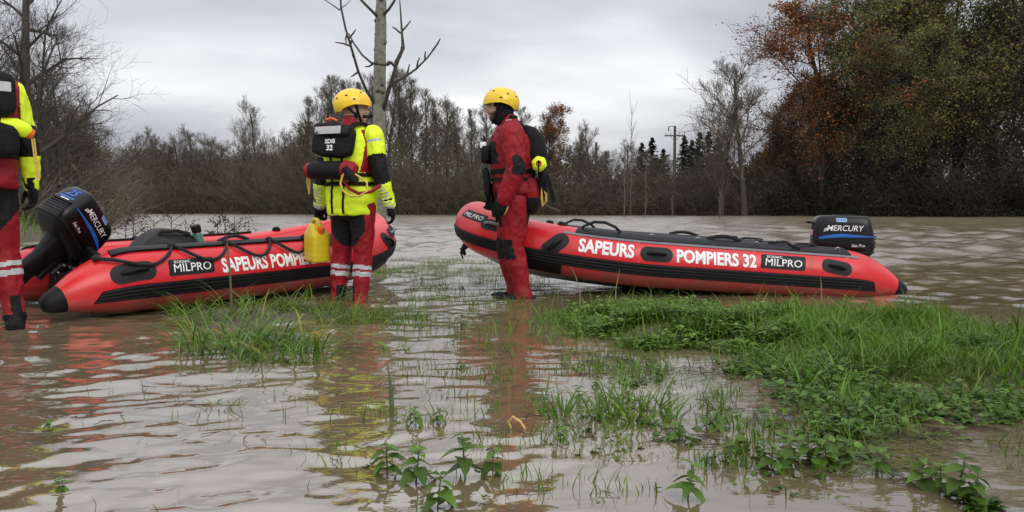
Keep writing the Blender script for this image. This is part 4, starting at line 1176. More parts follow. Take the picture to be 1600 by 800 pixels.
    for x, y0, z1 in ((-.08, .225, .74), (-.02, .20, .70), (-.14, .16, .66)): ribbon(root, [(x, y0, 1.02), (x - .005, y0 - .01, .92), (x + .004, y0 - .03, z1 + .08), (x, y0 - .05, z1)], .022, M_WEB, 'hanging_strap', .004, Vector((-1, 0.2, 0)))
    MB().ell((-.03, .262, .985), (.014, .010, .014), n=10, m=6).build('red_toggle', M_SUIT, root)
    # backpack, seat flap, yellow throw bag
    mb = MB(); rings = []
    for z, y, ry, rx in ((1.50, -.150, .03, .10), (1.475, -.190, .060, .150), (1.40, -.225, .085, .165), (1.30, -.245, .090, .168), (1.22, -.255, .088, .165), (1.17, -.245, .075, .150), (1.145, -.225, .04, .11)):
        rings.append([Vector((q.x, q.y, z)) for q in sup(0, y, 0, rx * 2, ry * 2, 3.6, 28)])
    mb.loft(rings); mb.build('backpack', M_PACK, root, angle=1.2).location.y += .07
    mb = MB(); soft_box(mb, (-.03, -.235, 1.03), (.26, .085, .24), (rad(4), 0, 0), 4); mb.build('hip_pouch', M_PACK, root, angle=1.2)
    tbm = MB(); rings = []
    for i in range(11):
        t = i / 10; r = .062 * math.sin(PI * (.06 + .88 * t)) ** .45; x = -.165 - .11 * t
        rings.append([Vector((x, -.235 + r * math.cos(a) * (1 + .05 * math.sin(6 * a)), 1.172 + r * math.sin(a) * (1 + .05 * math.sin(6 * a)))) for a in [2 * PI * j / 24 for j in range(24)]])
    tb = tbm.loft(rings).build('throw_bag', M_VIS, root, angle=1.2)
    tb.location.y += .03
    MB().tube([(-.274, -.235, 1.172), (-.285, -.235, 1.172)], [.026, .020], 14).build('bag_mouth', M_ORNG, tb)
    MB().tube([(-.288, -.235, 1.19), (-.292, -.235, 1.16), (-.285, -.232, 1.10), (-.265, -.230, 1.06)], .006, 7).tube([(-.285, -.25, 1.178), (-.290, -.235, 1.195), (-.285, -.22, 1.178)], .006, 7).build('draw_cord', M_WEB, tb)
    ribbon(root, [(-.20, -.265, 1.08), (-.205, -.285, 1.02), (-.20, -.31, .93), (-.20, -.325, .86)], .034, M_WEB, 'hanging_strap', .005, Vector((-1, 0, 0)))
    mb = MB(); rings = []                                               # harness skirt behind the seat
    for z, y, ry, rx in ((1.06, -.11, .075, .19), (.98, -.13, .085, .195), (.90, -.145, .080, .19), (.82, -.135, .070, .165), (.765, -.12, .045, .12)):
        rings.append([Vector((q.x, q.y, z)) for q in sup(0, y, 0, rx * 2, ry * 2, 2.6, 28)])
    me = mb.loft(rings).mesh('seat_flap', angle=1.2)
    me.materials.append(M_SUIT); me.materials.append(M_SBLK)
    me.polygons.foreach_set('material_index', [1 if (p.center.z < .90) else 0 for p in me.polygons])
    o = bpy.data.objects.new('seat_flap', me); COL.objects.link(o); o.parent = root
    MB().tube([(-.15, -.225, .98), (-.16, -.262, .93), (-.16, -.262, .87), (-.15, -.235, .83), (-.15, -.225, .89)], .010, 8, closed=True).build('cord_loop', M_CORD, root)
    return root
pr = person_right()

# --- the one cut by the left edge of the picture, seen from behind
def person_left():
    root = empty('person', (-3.265, 4.92, -0.02), (0, 0, rad(40)))
    root.scale = (1.04, 1.04, 1.04)
    tag(root, 'person with yellow sleeve and black backpack cut off by the left picture edge', 'person', 'rescuers in red suits and yellow helmets')
    J = std_joints(el_r=(.262, -.02, 1.14), wr_r=(.285, .03, .885), kn_r=(.13, .03, .49), an_r=(.165, -.02, .09), toe_r=(.20, .19, .03), an_l=(-.14, -.02, .09), floor=0.0)
    H = head_m(rad(10), rad(0))
    mats = [M_SUIT, M_SBLK, M_VIS, M_SKIN, M_REFL]
    def paint(b, t, q, c, h):
        if b == 'head' or (b == 'neck' and c.z > 1.57): return 3 if h.y > 0.03 else 1
        if b == 'neck': return 0
        if b.startswith('uarm'):
            if c.x < .225 and t < .6: return 0
            return 1 if t > .72 else 2
        if b.startswith('farm'): return 1 if t < .45 else 2
        if b in ('torso',): return 1 if c.z < 1.0 else 0
        if b.startswith('thigh'): return 1 if (c.z > .60 + 1.2 * max(0, abs(c.x) - .09)) else 0
        if b.startswith('calf'):
            if .17 < t < .235 or .285 < t < .35: return 4
            return 1 if (t > .58 and q.y < 0 and -.02 < q.x < .035) or t > .93 else 0
        if b.startswith('foot'): return 1
        return 0
    make_body(root, J, H, paint, mats, 9.0)
    face_bits(root, H); make_helmet(root, H)
    make_glove(root, glove_m(J, 'r', 0.2, 0.0), 0.55, False); make_glove(root, glove_m(J, 'l', -0.2, 0.0), 0.45, True)
    def fv(c, n):
        if c.z > 1.46 and abs(c.x) < .10: return 1
        return 0
    v = make_vest(root, 0.86, 0.002, fv, [M_SUIT, M_SBLK], seed=14.0)
    belt(root, 1.06, .205, .172, .024); belt(root, 1.13, .200, .168, .018)
    mb = MB(); soft_box(mb, (0, -.225, 1.39), (.36, .13, .27), (rad(-6), 0, 0), 5); pk = mb.build('backpack', M_PACK, root, angle=1.2)
    Mb = Matrix((Vector((1, 0, 0)), Vector((0, 0, 1)), Vector((0, -1, 0)))).transposed().to_4x4(); Mb.translation = Vector((.02, -1, 1.43))
    bm = poly2d(rrect(.26, .055, .006)); slices(bm, .03, .03); project(bm, Mb, bvh_of(pk), .004); bm_obj('reflective_band', bm, M_REFL, pk)
    mb = MB(); soft_box(mb, (.02, -.225, 1.13), (.34, .15, .20), None, 3.5); hp = mb.build('hip_bag', M_PACK, root, angle=1.2)
    tb = MB().tube([(.10, -.225, 1.225), (.17, -.235, 1.215), (.225, -.235, 1.19), (.245, -.232, 1.178)], [.035, .046, .044, .025], 16).build('throw_bag', M_VIS, root)
    MB().tube([(.235, -.232, 1.18), (.262, -.232, 1.17)], [.034, .028], 12).build('bag_mouth', M_ORNG, tb)
    MB().tube([(.25, -.24, 1.15), (.265, -.235, 1.0), (.275, -.23, .90), (.282, -.23, .905), (.275, -.235, 1.0), (.262, -.24, 1.15)], .005, 7).build('draw_cord', M_CORD, tb)
    for s_ in (-1, 1): ribbon(root, [(s_ * .115, -.19, 1.47), (s_ * .125, -.12, 1.515), (s_ * .130, -.02, 1.525), (s_ * .135, .08, 1.49), (s_ * .14, .145, 1.40)], .05, M_WEB, 'shoulder_strap', .008, Vector((s_ * .25, .1, 1)))
    return root
person_left()

# ------------------------------------------------------------------ trees
def tubes_np(batches):
    """many thin tapering tubes at once; each batch = (points [n,k,3], radii [n,k], sides)"""
    VV, QQ, b = [], [], 0
    for P, R, sd in batches:
        P = np.asarray(P, float); R = np.asarray(R, float); n, k, _ = P.shape
        T = np.gradient(P, axis=1); T /= np.linalg.norm(T, axis=2, keepdims=True) + 1e-9
        ref = np.where(np.abs(T[..., 2:3]) < .85, np.array([0, 0, 1.0]), np.array([1.0, 0, 0]))
        S = np.cross(T, ref); S /= np.linalg.norm(S, axis=2, keepdims=True) + 1e-9
        U = np.cross(S, T)
        A = 2 * PI * np.arange(sd) / sd
        V = P[:, :, None] + R[:, :, None, None] * (np.cos(A)[None, None, :, None] * S[:, :, None] + np.sin(A)[None, None, :, None] * U[:, :, None])
        VV.append(V.reshape(-1, 3))
        i = np.arange(n)[:, None, None] * (k * sd) + np.arange(k - 1)[None, :, None] * sd
        j = np.arange(sd)[None, None, :]; j2 = (j + 1) % sd
        QQ.append(b + np.stack([i + j, i + j2, i + sd + j2, i + sd + j], -1).reshape(-1, 4))
        b += n * k * sd
    return np.concatenate(VV), np.concatenate(QQ)
def grow(seed, h, r0, twob=.35, n1=14, n2=7, n3=6, n4=4, spread=0.75, start=0.28, up=0.35, l1=0.42, wob=0.10, thick=1.0, lean=(0, 0), minr=0.012):
    """skeleton of a bare tree: list per level of (points, radii)"""
    r = np.random.default_rng(seed)
    lv = [[], [], [], [], []]
    K = (9, 6, 5, 4, 3)
    def branch(p, d, ln, rr, level):
        k = K[level]; pts = [p]; d = d / np.linalg.norm(d)
        for i in range(k - 1):
            d = d + r.normal(size=3) * wob * (1.0 if level else twob) + np.array([0, 0, up * (.12 if level else .05)])
            d /= np.linalg.norm(d); pts.append(pts[-1] + d * ln / (k - 1))
        pts = np.array(pts)
        tp = .30 if level == 0 else .22
        rad_ = np.maximum(rr * (1 - (1 - tp) * np.linspace(0, 1, k) ** .9), minr * .6)
        lv[level].append((pts, rad_))
        return pts, rad_
    def sample(pts, rad_, t):
        k = len(pts) - 1; f = min(t * k, k - 1e-6); i = int(f); u = f - i
        return pts[i] * (1 - u) + pts[i + 1] * u, rad_[i] * (1 - u) + rad_[i + 1] * u, pts[i + 1] - pts[i]
    tp, tr = branch(np.array([0, 0, -0.3]), np.array([lean[0], lean[1], 1.0]), h * .92, r0, 0)
    az = r.uniform(0, 6.28)
    def kids(src, n, t0, level, lnf, ang):
        nonlocal az
        pts, rad_ = src; L = np.linalg.norm(np.diff(pts, axis=0), axis=1).sum()
        for i in range(n):
            t = t0 + (1 - t0) * ((i + r.uniform(0, 1)) / n) ** .9
            p, rr, d = sample(pts, rad_, t); d = d / np.linalg.norm(d)
            az += 2.4 + r.normal() * .4
            a = np.cross(d, [0.3, 0.2, 1.0] if abs(d[2]) < .8 else [1.0, 0, 0]); a /= np.linalg.norm(a); b = np.cross(d, a)
            an = ang * r.uniform(.65, 1.25)
            nd = d * math.cos(an) + (a * math.cos(az) + b * math.sin(az)) * math.sin(an)
            nd[2] += up * .35
            ln = lnf(t) * L * r.uniform(.7, 1.25)
            yield branch(p, nd, ln, max(rr * r.uniform(.42, .62) if level == 1 else rr * r.uniform(.5, .7), minr * thick), level)
    for s1 in list(kids((tp, tr), n1, start, 1, lambda t: l1 * (1.15 - .75 * t), spread)):
        for s2 in list(kids(s1, n2, .2, 2, lambda t: .52 * (1.1 - .5 * t), .75)):
            for s3 in list(kids(s2, n3, .15, 3, lambda t: .55, .7)):
                if n4:
                    for _ in kids(s3, n4, .2, 4, lambda t: .6, .65): pass
    return lv
def fill_tint(me, cols):
    a = me.color_attributes.new('tint', 'FLOAT_COLOR', 'POINT')
    c = np.ones((len(me.vertices), 4), np.float32); c[:, :3] = cols; a.data.foreach_set('color', c.ravel())
def leaf_mesh(name, C, size, cols, r, droop=0.0):
    """small bent leaf faces (two triangles folded on the midrib) at points C"""
    n = len(C)
    d = r.normal(size=(n, 3)); d[:, 2] -= droop; d /= np.linalg.norm(d, axis=1)[:, None]
    a = r.normal(size=(n, 3)); a -= (a * d).sum(1)[:, None] * d; a /= np.linalg.norm(a, axis=1)[:, None]
    nn = np.cross(d, a)
    s = size * r.uniform(.6, 1.4, n)[:, None]
    V = np.stack([C - d * s * .5, C + a * s * .34 + nn * s * .10, C + d * s * .55, C - a * s * .34 + nn * s * .10], 1)
    i = np.arange(n)[:, None] * 4
    T = np.concatenate([i + [0, 1, 2], i + [0, 2, 3]], 0)
    me = np_mesh(name, V.reshape(-1, 3), tris=T)
    fill_tint(me, np.repeat(cols, 4, 0))
    me.materials.append(M_FOL)
    return me
def palette(r, n, cols, jit=.25):
    c = np.array(cols)[r.integers(0, len(cols), n)]
    return c * (1 + jit * r.normal(size=(n, 1))).clip(.4, 1.7)
def proto(seed, h, r0, twig=None, leaves=None, **k):
    """one kind of tree: trunk mesh, crown mesh (limbs and twigs), optional foliage mesh"""
    lv = grow(seed, h, r0, **k); r = np.random.default_rng(seed + 100)
    tk = np_mesh('trunk', *[x for x in [tubes_np([([lv[0][0][0]], [lv[0][0][1]], 10)])][0][:1]], quads=tubes_np([([lv[0][0][0]], [lv[0][0][1]], 10)])[1], smooth=True)
    tk.materials.append(M_BARK)
    bt = []
    for L_, sd in ((1, 5), (2, 4), (3, 3), (4, 3)):
        if lv[L_]: bt.append((np.array([a for a, _ in lv[L_]]), np.array([b for _, b in lv[L_]]), sd))
    V, Q = tubes_np(bt)
    cr = np_mesh('crown', V, quads=Q); cr.materials.append(twig or M_TWIG)
    fo = None
    if leaves:
        per, size, cols, spread_, bias = leaves
        pts = np.concatenate([a[1:] for a, _ in (lv[4] or lv[3])])
        pts = pts[r.random(len(pts)) < bias(pts, r)]
        C = np.repeat(pts, per, 0); C = C + r.normal(size=C.shape) * spread_
        fo = leaf_mesh('foliage', C, size, palette(r, len(C), cols), r, .2)
    return tk, cr, fo
def place_tree(name, pr_, loc, rot, sc, label, group=None, cat='tree'):
    o = empty(name, loc, (0, 0, rot)); o.scale = sc if hasattr(sc, '__len__') else (sc,) * 3
    tag(o, label, cat, group)
    tk, cr, fo = pr_
    if tk: link('trunk', tk, o)
    c = link('crown', cr, o) if cr else None
    if fo: link('foliage', fo, c or o)
    return o
ORD = ['first', 'second', 'third', 'fourth', 'fifth', 'sixth', 'seventh', 'eighth', 'ninth', 'tenth', 'eleventh', 'twelfth', 'thirteenth', 'fourteenth', 'fifteenth', 'sixteenth', 'seventeenth', 'eighteenth']
half = lambda p, r: np.full(len(p), .5)
few = lambda p, r: np.full(len(p), .12)
def clumpy(seed, th=.0):
    f = np.random.default_rng(seed); k = f.normal(size=(8, 3)) * 1.1; ph = f.uniform(0, 6, 8)
    return lambda p, r: 1 / (1 + np.exp(-3.0 * (np.sin(p @ k.T + ph).sum(1) / 2 - th)))
P_BARE = [proto(31, 12, .15, None, n1=16, n2=7, n3=7, n4=5, spread=.60, l1=.36, minr=.0105, wob=.075, up=.55), proto(32, 12, .18, None, n1=13, n2=8, n3=7, n4=5, spread=.80, l1=.44, start=.24, minr=.0105, wob=.10, up=.45),
          proto(33, 12, .12, None, n1=22, n2=6, n3=7, n4=4, spread=.42, l1=.30, start=.18, minr=.010, up=.8, wob=.07)]
P_NEAR = [proto(36, 12, .17, M_BARK, n1=17, n2=7, n3=7, n4=5, spread=.78, l1=.40, start=.14, minr=.0065, wob=.13, up=.3), proto(37, 12, .15, M_BARK, n1=18, n2=7, n3=7, n4=4, spread=.65, l1=.36, start=.12, minr=.0065, wob=.11, up=.45)]
OLIVE = [(0.114, 0.111, 0.052), (0.149, 0.129, 0.059), (0.099, 0.091, 0.044), (0.168, 0.131, 0.064)]
BROWN = [(0.168, 0.103, 0.059), (0.129, 0.089, 0.052), (0.198, 0.119, 0.055), (0.119, 0.103, 0.059)]
RUST = [(0.313, 0.101, 0.037), (0.386, 0.138, 0.040), (0.239, 0.083, 0.037), (0.294, 0.147, 0.048), (0.184, 0.092, 0.040)]
GREEN = [(0.122, 0.162, 0.049), (0.158, 0.178, 0.052), (0.091, 0.126, 0.045), (0.203, 0.187, 0.057), (0.244, 0.173, 0.052)]
GREEN_L = [tuple(1.35 * c for c in q) for q in GREEN + OLIVE[:2]]
P_POLE = [proto(34, 13, .12, M_TWIG, n1=20, n2=7, n3=7, n4=4, spread=.45, l1=.25, start=.28, minr=.010, up=.8, wob=.06), proto(35, 13, .14, M_TWIG2, n1=18, n2=7, n3=7, n4=4, spread=.55, l1=.29, start=.32, minr=.010, up=.7, wob=.07)]
P_HAZE = [proto(41, 11, .16, M_TWIG2, (1, .17, OLIVE, .10, few), n1=16, n2=7, n3=6, n4=4, spread=.7, l1=.40, start=.12, minr=.016),
          proto(42, 11, .15, M_TWIG, (1, .17, BROWN, .12, few), n1=18, n2=7, n3=6, n4=3, spread=.6, l1=.36, start=.10, minr=.016)]
P_RUST = [proto(51, 18, .30, M_BARK, (5, .165, RUST, .18, clumpy(5, -.3)), n1=14, n2=8, n3=6, n4=3, spread=.85, l1=.46, start=.22, minr=.018, wob=.15),
          proto(52, 12, .20, M_BARK, (4, .16, RUST + BROWN, .18, clumpy(6, -.5)), n1=15, n2=7, n3=6, n4=3, spread=.8, l1=.44, start=.16, minr=.018)]
P_GREEN = [proto(61, 24, .40, M_BARK, (4, .19, GREEN_L, .30, clumpy(7, -.3)), n1=24, n2=8, n3=6, n4=3, spread=.95, l1=.34, start=.10, minr=.02, wob=.14),
           proto(62, 24, .38, M_BARK, (4, .19, GREEN_L[:4] + BROWN, .32, clumpy(8, -.3)), n1=26, n2=8, n3=6, n4=3, spread=.90, l1=.32, start=.08, minr=.02, wob=.14)]
def conifer(seed, h):
    r = np.random.default_rng(seed); P, R = [], []; C = []
    for i in range(170):
        t = (i + r.random()) / 170; z = h * (.06 + .93 * t); ln = h * .20 * (1 - t) ** .8 + .12
        a = r.uniform(0, 6.28); d = np.array([math.cos(a), math.sin(a), -.25 + .5 * t])
        p0 = np.array([0, 0, z]); k = np.linspace(0, 1, 4)[:, None]
        pts = p0 + d * ln * k + np.array([0, 0, .12 * ln]) * k ** 2
        P.append(pts); R.append(np.array([.03, .024, .018, .010]))
        m = int(26 * (ln / (h * .2)) + 10)
        u = r.random(m)[:, None]
        C.append(p0 + d * ln * u + r.normal(size=(m, 3)) * np.array([.10, .10, .07]) * (1.1 - .5 * u) - np.array([0, 0, .10]) * u)
    V, Q = tubes_np([(np.array(P), np.array(R), 3)])
    cr = np_mesh('crown', V, quads=Q); cr.materials.append(M_BARK)
    V, Q = tubes_np([([np.array([[0, 0, -.3], [0, 0, h * .5], [0, 0, h]])], [np.array([.16, .09, .02])], 8)])
    tk = np_mesh('trunk', V, quads=Q, smooth=True); tk.materials.append(M_BARK)
    C = np.concatenate(C)
    fo = leaf_mesh('foliage', C, .26, palette(r, len(C), [(.020, .034, .018), (.026, .042, .022), (.016, .026, .015)]), r, .5)
    return tk, cr, fo
P_CON = [conifer(71, 11), conifer(72, 11)]

def zg(x, y): return float(ground_h(np.array(x, float), np.array(y, float)))
def tree_px(name, pr_, px, top, Y, h0, label, group=None, wide=1.0, rot=None):
    """a tree whose foot stands at depth Y under pixel column px and whose top reaches row `top`"""
    b = at(px, 330, Y); t = at(px, top, Y); z = zg(b.x, Y)
    s_ = (t.z - z) / h0
    return place_tree(name, pr_, (b.x, Y, z), random.uniform(0, 6.28) if rot is None else rot, (s_ * wide, s_ * wide, s_), label, group)

# left bank: tall dark trees beside and behind the motor
big = proto(81, 16, .36, M_BARK, None, twob=.06, n1=17, n2=7, n3=6, n4=4, spread=.95, l1=.36, start=.16, minr=.006, wob=.18, up=.16)
tree_px('bare_tree', big, 42, -160, 22, 16, 'tall dark bare tree with thick trunk rising above the left outboard motor', 'bare trees on the left bank', 1.0, 0.6)
for i, (px, top, Y, k) in enumerate(((-45, -120, 26, 1), (10, -30, 33, 0), (78, 75, 31, 1), (105, 110, 38, 0), (60, 20, 40, 2), (128, 150, 48, 1), (-10, 60, 42, 0), (150, 195, 62, 2), (95, 170, 60, 1))):
    order = [0, 6, 1, 4, 2, 8, 3, 5, 7].index(i)
    tree_px('bare_tree', P_NEAR[k % 2], px, top, Y, 12, '%s bare tree from the left picture edge behind the tall dark trunk' % ORD[order], 'bare trees on the left bank', 1.05)
for i, (px, top, Y, k) in enumerate(((20, 245, 27, 1), (88, 165, 34, 1), (135, 205, 48, 0), (-30, 150, 34, 0), (160, 245, 70, 1), (55, 150, 38, 0), (112, 185, 40, 1))):
    order = [1, 3, 5, 0, 6, 2, 4].index(i)
    tree_px('leafless_bush', P_HAZE[k], px, top, Y, 11, '%s brown bush from the left along the left bank' % ORD[order], 'bushes on the left bank', 1.7)

# far bank, left of the white-barked tree
far_l = [(188, 246, 2), (204, 228, 3), (220, 214, 2), (238, 204, 3), (254, 218, 2), (270, 226, 0), (288, 210, 3), (304, 204, 2), (320, 212, 3), (338, 218, 2), (356, 224, 3), (376, 216, 2), (404, 162, 1), (422, 218, 3), (438, 210, 2), (456, 208, 3)]
for i, (px, top, k) in enumerate(far_l):
    pr_ = (P_HAZE + P_BARE)[k] if k != 1 else P_BARE[0]
    tree_px('far_bank_tree', pr_, px, top, float(shore_far(at(px, 330, 120).x)) + 4 + 3 * random.random(), 11 if k in (0, ) else 12, '%s tree from left on the far bank above the left boat' % ORD[i], 'trees on the far bank left of centre', 1.2 if k != 1 else .95)
far_c = [(468, 190, 0), (484, 150, 5), (502, 132, 2), (520, 118, 6), (542, 122, 5), (560, 128, 6), (582, 112, 5), (604, 124, 2), (626, 108, 6), (644, 118, 5), (662, 138, 6), (682, 152, 5), (700, 158, 6), (718, 162, 2), (738, 168, 5), (760, 160, 6), (784, 170, 5), (812, 165, 6)]
for i, (px, top, k) in enumerate(far_c):
    pr_ = (P_HAZE + P_BARE + P_POLE)[k]
    tree_px('far_bank_tree', pr_, px, top, float(shore_far(at(px, 330, 95).x)) + 3 + 4 * random.random(), 11 if k < 2 else (12 if k < 5 else 13), '%s bare tree from left on the far bank behind the two central people' % ORD[i], 'trees on the far bank behind the people', 1.15)
tree_px('autumn_tree', P_RUST[1], 858, 176, 96, 12, 'rusty leaved tree behind the back of the person in red', 'autumn trees', .85)
far_m = [(905, 205, 4), (925, 195, 2), (948, 235, 0), (975, 222, 3), (1000, 238, 1), (1028, 242, 0), (1085, 246, 3), (1110, 240, 1), (885, 232, 0)]
for i, (px, top, k) in enumerate(far_m):
    pr_ = (P_HAZE + P_BARE)[k if k < 5 else 0]
    order = [1, 2, 3, 4, 5, 6, 7, 8, 0].index(i)
    tree_px('shrubby_tree', pr_, px, top, float(shore_far(at(px, 330, 85).x)) + 2.5 + 2 * random.random(), 11 if k < 2 else 12, '%s low shrubby tree from left on far bank around the power poles' % ORD[order], 'shrubby trees around the power poles', 1.7 if k < 2 else 1.1)
for i, (px, top, k) in enumerate(((1002, 222, 0), (1018, 214, 1), (1036, 232, 0), (1068, 212, 1), (1080, 218, 0), (1092, 206, 0), (1106, 204, 1), (1120, 212, 0))):
    tree_px('conifer', P_CON[k], px, top, 118 + 3 * i % 7, 11, '%s dark conifer from left behind the power pole' % ORD[i], 'dark conifers behind the power pole', 1.15)
# right bank
tree_px('bare_tree', P_BARE[1], 1165, 88, 80, 12, 'grey bare tree left of the rust coloured oak', 'bare trees on the right bank', 1.35, 2.0)
tree_px('bare_tree', P_BARE[2], 1128, 150, 82, 12, 'slender leaning bare tree right of the conifers', 'bare trees on the right bank', 1.2, 1.0)
tree_px('autumn_tree', P_RUST[0], 1292, 6, 82, 18, 'big oak with rust coloured leaves against the sky', 'autumn trees', 1.4, 0.5)
tree_px('autumn_tree', P_RUST[0], 1240, 140, 84, 18, 'smaller rusty tree at the left foot of the big oak', 'autumn trees', 1.0, 3.2)
tree_px('autumn_tree', P_RUST[1], 1345, 110, 80, 12, 'brown leaved tree in front of the big oak', 'autumn trees', .9, 1.2)
tree_px('autumn_tree', P_RUST[1], 1212, 172, 83, 12, 'small rusty tree just right of the grey bare tree', 'autumn trees', 1.0, 0.4)
tree_px('autumn_tree', P_RUST[1], 1282, 128, 79, 12, 'orange brown tree filling the space under the crown of the big oak', 'autumn trees', 1.05, 2.4)
tree_px('autumn_tree', P_RUST[0], 1362, 22, 84, 18, 'rust coloured tree between the big oak and the green trees', 'autumn trees', 1.1, 4.0)
for i, (px, top, Y, k) in enumerate(((1385, -20, 80, 0), (1440, -90, 79, 1), (1500, -130, 78, 0), (1560, -150, 77, 1), (1625, -140, 76, 0), (1410, 60, 77, 1), (1475, 40, 76, 0), (1680, -150, 75, 1))):
    order = [0, 2, 4, 5, 6, 1, 3, 7].index(i)
    tree_px('green_tree', P_GREEN[k], px, top, Y, 24, '%s tall olive green tree from left on the wooded right bank' % ORD[order], 'tall green trees on the right bank', 1.2)

# undergrowth: uncountable thicket along the banks, thin stems and leaf litter in one mass each
def thicket(name, label, line, depth, h, n_stem, n_leaf, cols, leaf=.16, twig=M_TWIG, seed=1, stem_r=.014):
    r = np.random.default_rng(seed); line = np.array(line, float)
    seg = np.linalg.norm(np.diff(line[:, :2], axis=0), axis=1); cum = np.concatenate([[0], np.cumsum(seg)])
    def base(n):
        q = r.random(n) * cum[-1]; x = np.interp(q, cum, line[:, 0]); y = np.interp(q, cum, line[:, 1]); hh = np.interp(q, cum, line[:, 2])
        d = r.random(n) ** 1.3 * depth
        return x + r.normal(size=n) * .5, y + d, hh
    f1, f2 = Fbm(seed + 50, 5.0), Fbm(seed + 60, 1.6)
    x, y, hh = base(n_stem)
    z = ground_h(x, y) - .1
    H = hh * h * np.clip(.66 + .34 * f1(x, y) + .16 * f2(x, y), .2, 1.15) * r.uniform(.35, 1.1, n_stem)
    t = np.linspace(0, 1, 4)[None, :, None]
    d = np.stack([r.normal(size=n_stem).clip(-1.6, 1.6) * .42, r.normal(size=n_stem).clip(-1.6, 1.6) * .42, np.ones(n_stem)], 1)
    bend = np.stack([r.normal(size=n_stem).clip(-1.6, 1.6) * .42, r.normal(size=n_stem).clip(-1.6, 1.6) * .42, -np.abs(r.normal(size=n_stem).clip(-1.6, 1.6)) * .35], 1)
    bend = bend * np.minimum(1, 5 / np.maximum(H, .1))[:, None]; d[:, :2] *= np.minimum(1, 5 / np.maximum(H, .1))[:, None]
    P = np.stack([x, y, z], 1)[:, None] + (d[:, None] * t + bend[:, None] * t ** 2) * H[:, None, None]
    R = stem_r * np.array([1.5, 1.1, .8, .4])[None] * r.uniform(.6, 1.5, n_stem)[:, None]
    bt = [(P, R, 3)]
    m = n_stem * 4                                                      # side twigs
    k = r.integers(0, n_stem, m); u = r.uniform(.15, 1, m)
    f = u * 3; i = np.minimum(f.astype(int), 2); w = (f - i)[:, None]
    p0 = P[k, i] * (1 - w) + P[k, i + 1] * w
    d2 = r.normal(size=(m, 3)) * [1, 1, .5]; d2[:, 2] += .5; d2 /= np.linalg.norm(d2, axis=1)[:, None]
    l2 = (H[k] * r.uniform(.15, .45, m))[:, None, None]
    P2 = p0[:, None] + d2[:, None] * np.linspace(0, 1, 3)[None, :, None] * l2
    bt.append((P2, stem_r * np.array([.75, .55, .3])[None] * np.ones((m, 1)), 3))
    V, Q = tubes_np(bt)
    me = np_mesh(name, V, quads=Q); me.materials.append(twig)
    o = link(name, me); tag(o, label, None, None, 'stuff')
    if n_leaf:
        k = r.integers(0, n_stem, n_leaf); u = r.random(n_leaf) ** .8; f = u * 3; i = np.minimum(f.astype(int), 2); w = (f - i)[:, None]
        C = P[k, i] * (1 - w) + P[k, i + 1] * w + r.normal(size=(n_leaf, 3)) * [.5, .5, .3]
        g = ground_h(C[:, 0], C[:, 1]); C[:, 2] = np.maximum(C[:, 2], g + .05)
        patchy = np.clip(1 + .35 * Fbm(seed + 70, 4.0)(C[:, 0] + C[:, 2], C[:, 1]), .45, 1.6)[:, None]
        lf = leaf_mesh('thicket_leaves', C, leaf, palette(r, n_leaf, cols, .3) * patchy, r, .2)
        link('thicket_leaves', lf, o)
    return o
def shore_line(pxs):
    out = []
    for px, hh in pxs:
        Y = 90.0
        for _ in range(8): Y = float(shore_far(at(px, 330, Y).x)) - .3
        out.append((at(px, 330, Y).x, Y, hh))
    return out
thicket('thicket', 'brown leafless thicket along the far bank left of centre', shore_line([(165, 7.5), (250, 9), (330, 8.8), (420, 8.6), (470, 9)]), 14, 1.0, 7000, 42000, OLIVE + BROWN, .16, M_TWIG2, 3, .018)
thicket('thicket', 'brown leafless thicket along the far bank behind the people', shore_line([(460, 8.5), (560, 9.5), (700, 9.5), (840, 8.0), (900, 5.5)]), 10, 1.0, 7000, 40000, BROWN + OLIVE, .14, M_TWIG2, 4, .016)
thicket('thicket', 'tangled brown and green thicket along the far bank below the power poles', shore_line([(890, 5.5), (1000, 5.6), (1100, 5.2), (1200, 5.6)]), 7, 1.0, 6500, 26000, BROWN + OLIVE + GREEN[2:3], .15, M_TWIG, 5, .018)
thicket('thicket', 'dark green thicket under the trees of the right bank', shore_line([(1180, 5.2), (1300, 6.5), (1400, 8.0), (1500, 8.5), (1700, 9)]), 9, 1.0, 3600, 90000, [(.052, .056, .030), (.060, .060, .032), (.066, .054, .034), (.044, .044, .027)], .17, M_BARK, 6, .018)
thicket('thicket', 'dark brown thicket on the left bank behind the outboard motor', [(-13.0, 19, 1.6), (-19, 30, 3.0), (-28, 48, 5.0), (-40, 74, 5.5), (-60, 112, 6.0)], 8, 1.0, 6000, 24000, BROWN + OLIVE, .13, M_TWIG, 7, .013)
# distant wood behind the first rows closes the view
def wood(name, label, P, seed, cols, n=30000):
    r = np.random.default_rng(seed); P = np.array(P, float)
    u = r.random(n) * (len(P) - 1); i = np.minimum(u.astype(int), len(P) - 2); w = (u - i)[:, None]
    b = P[i] * (1 - w) + P[i + 1] * w
    top = b[:, 2] * np.clip(.82 + .10 * Fbm(seed + 1, 6)(b[:, 0], b[:, 0] * 0) + .07 * Fbm(seed + 2, 2.2)(b[:, 0], b[:, 0] * 0), .5, 1.1)
    C = np.stack([b[:, 0], b[:, 1] + r.random(n) * 10, r.random(n) ** .8 * top], 1)
    o = link(name, leaf_mesh(name, C, .34, palette(r, n, cols, .25), r, .1)); tag(o, label, None, None, 'stuff')
wood('distant_wood', 'brown mass of distant wood on the far bank left of centre', [(-72, 142, 11.0), (-55, 136, 12), (-36, 130, 11.5), (-24, 118, 12), (-8, 112, 12), (6, 108, 10.5)], 91, OLIVE + BROWN, 60000)
wood('distant_wood', 'low mass of distant wood behind the power poles', [(2, 110, 9), (16, 106, 7), (28, 100, 7), (36, 92, 7)], 92, OLIVE + BROWN, 22000)
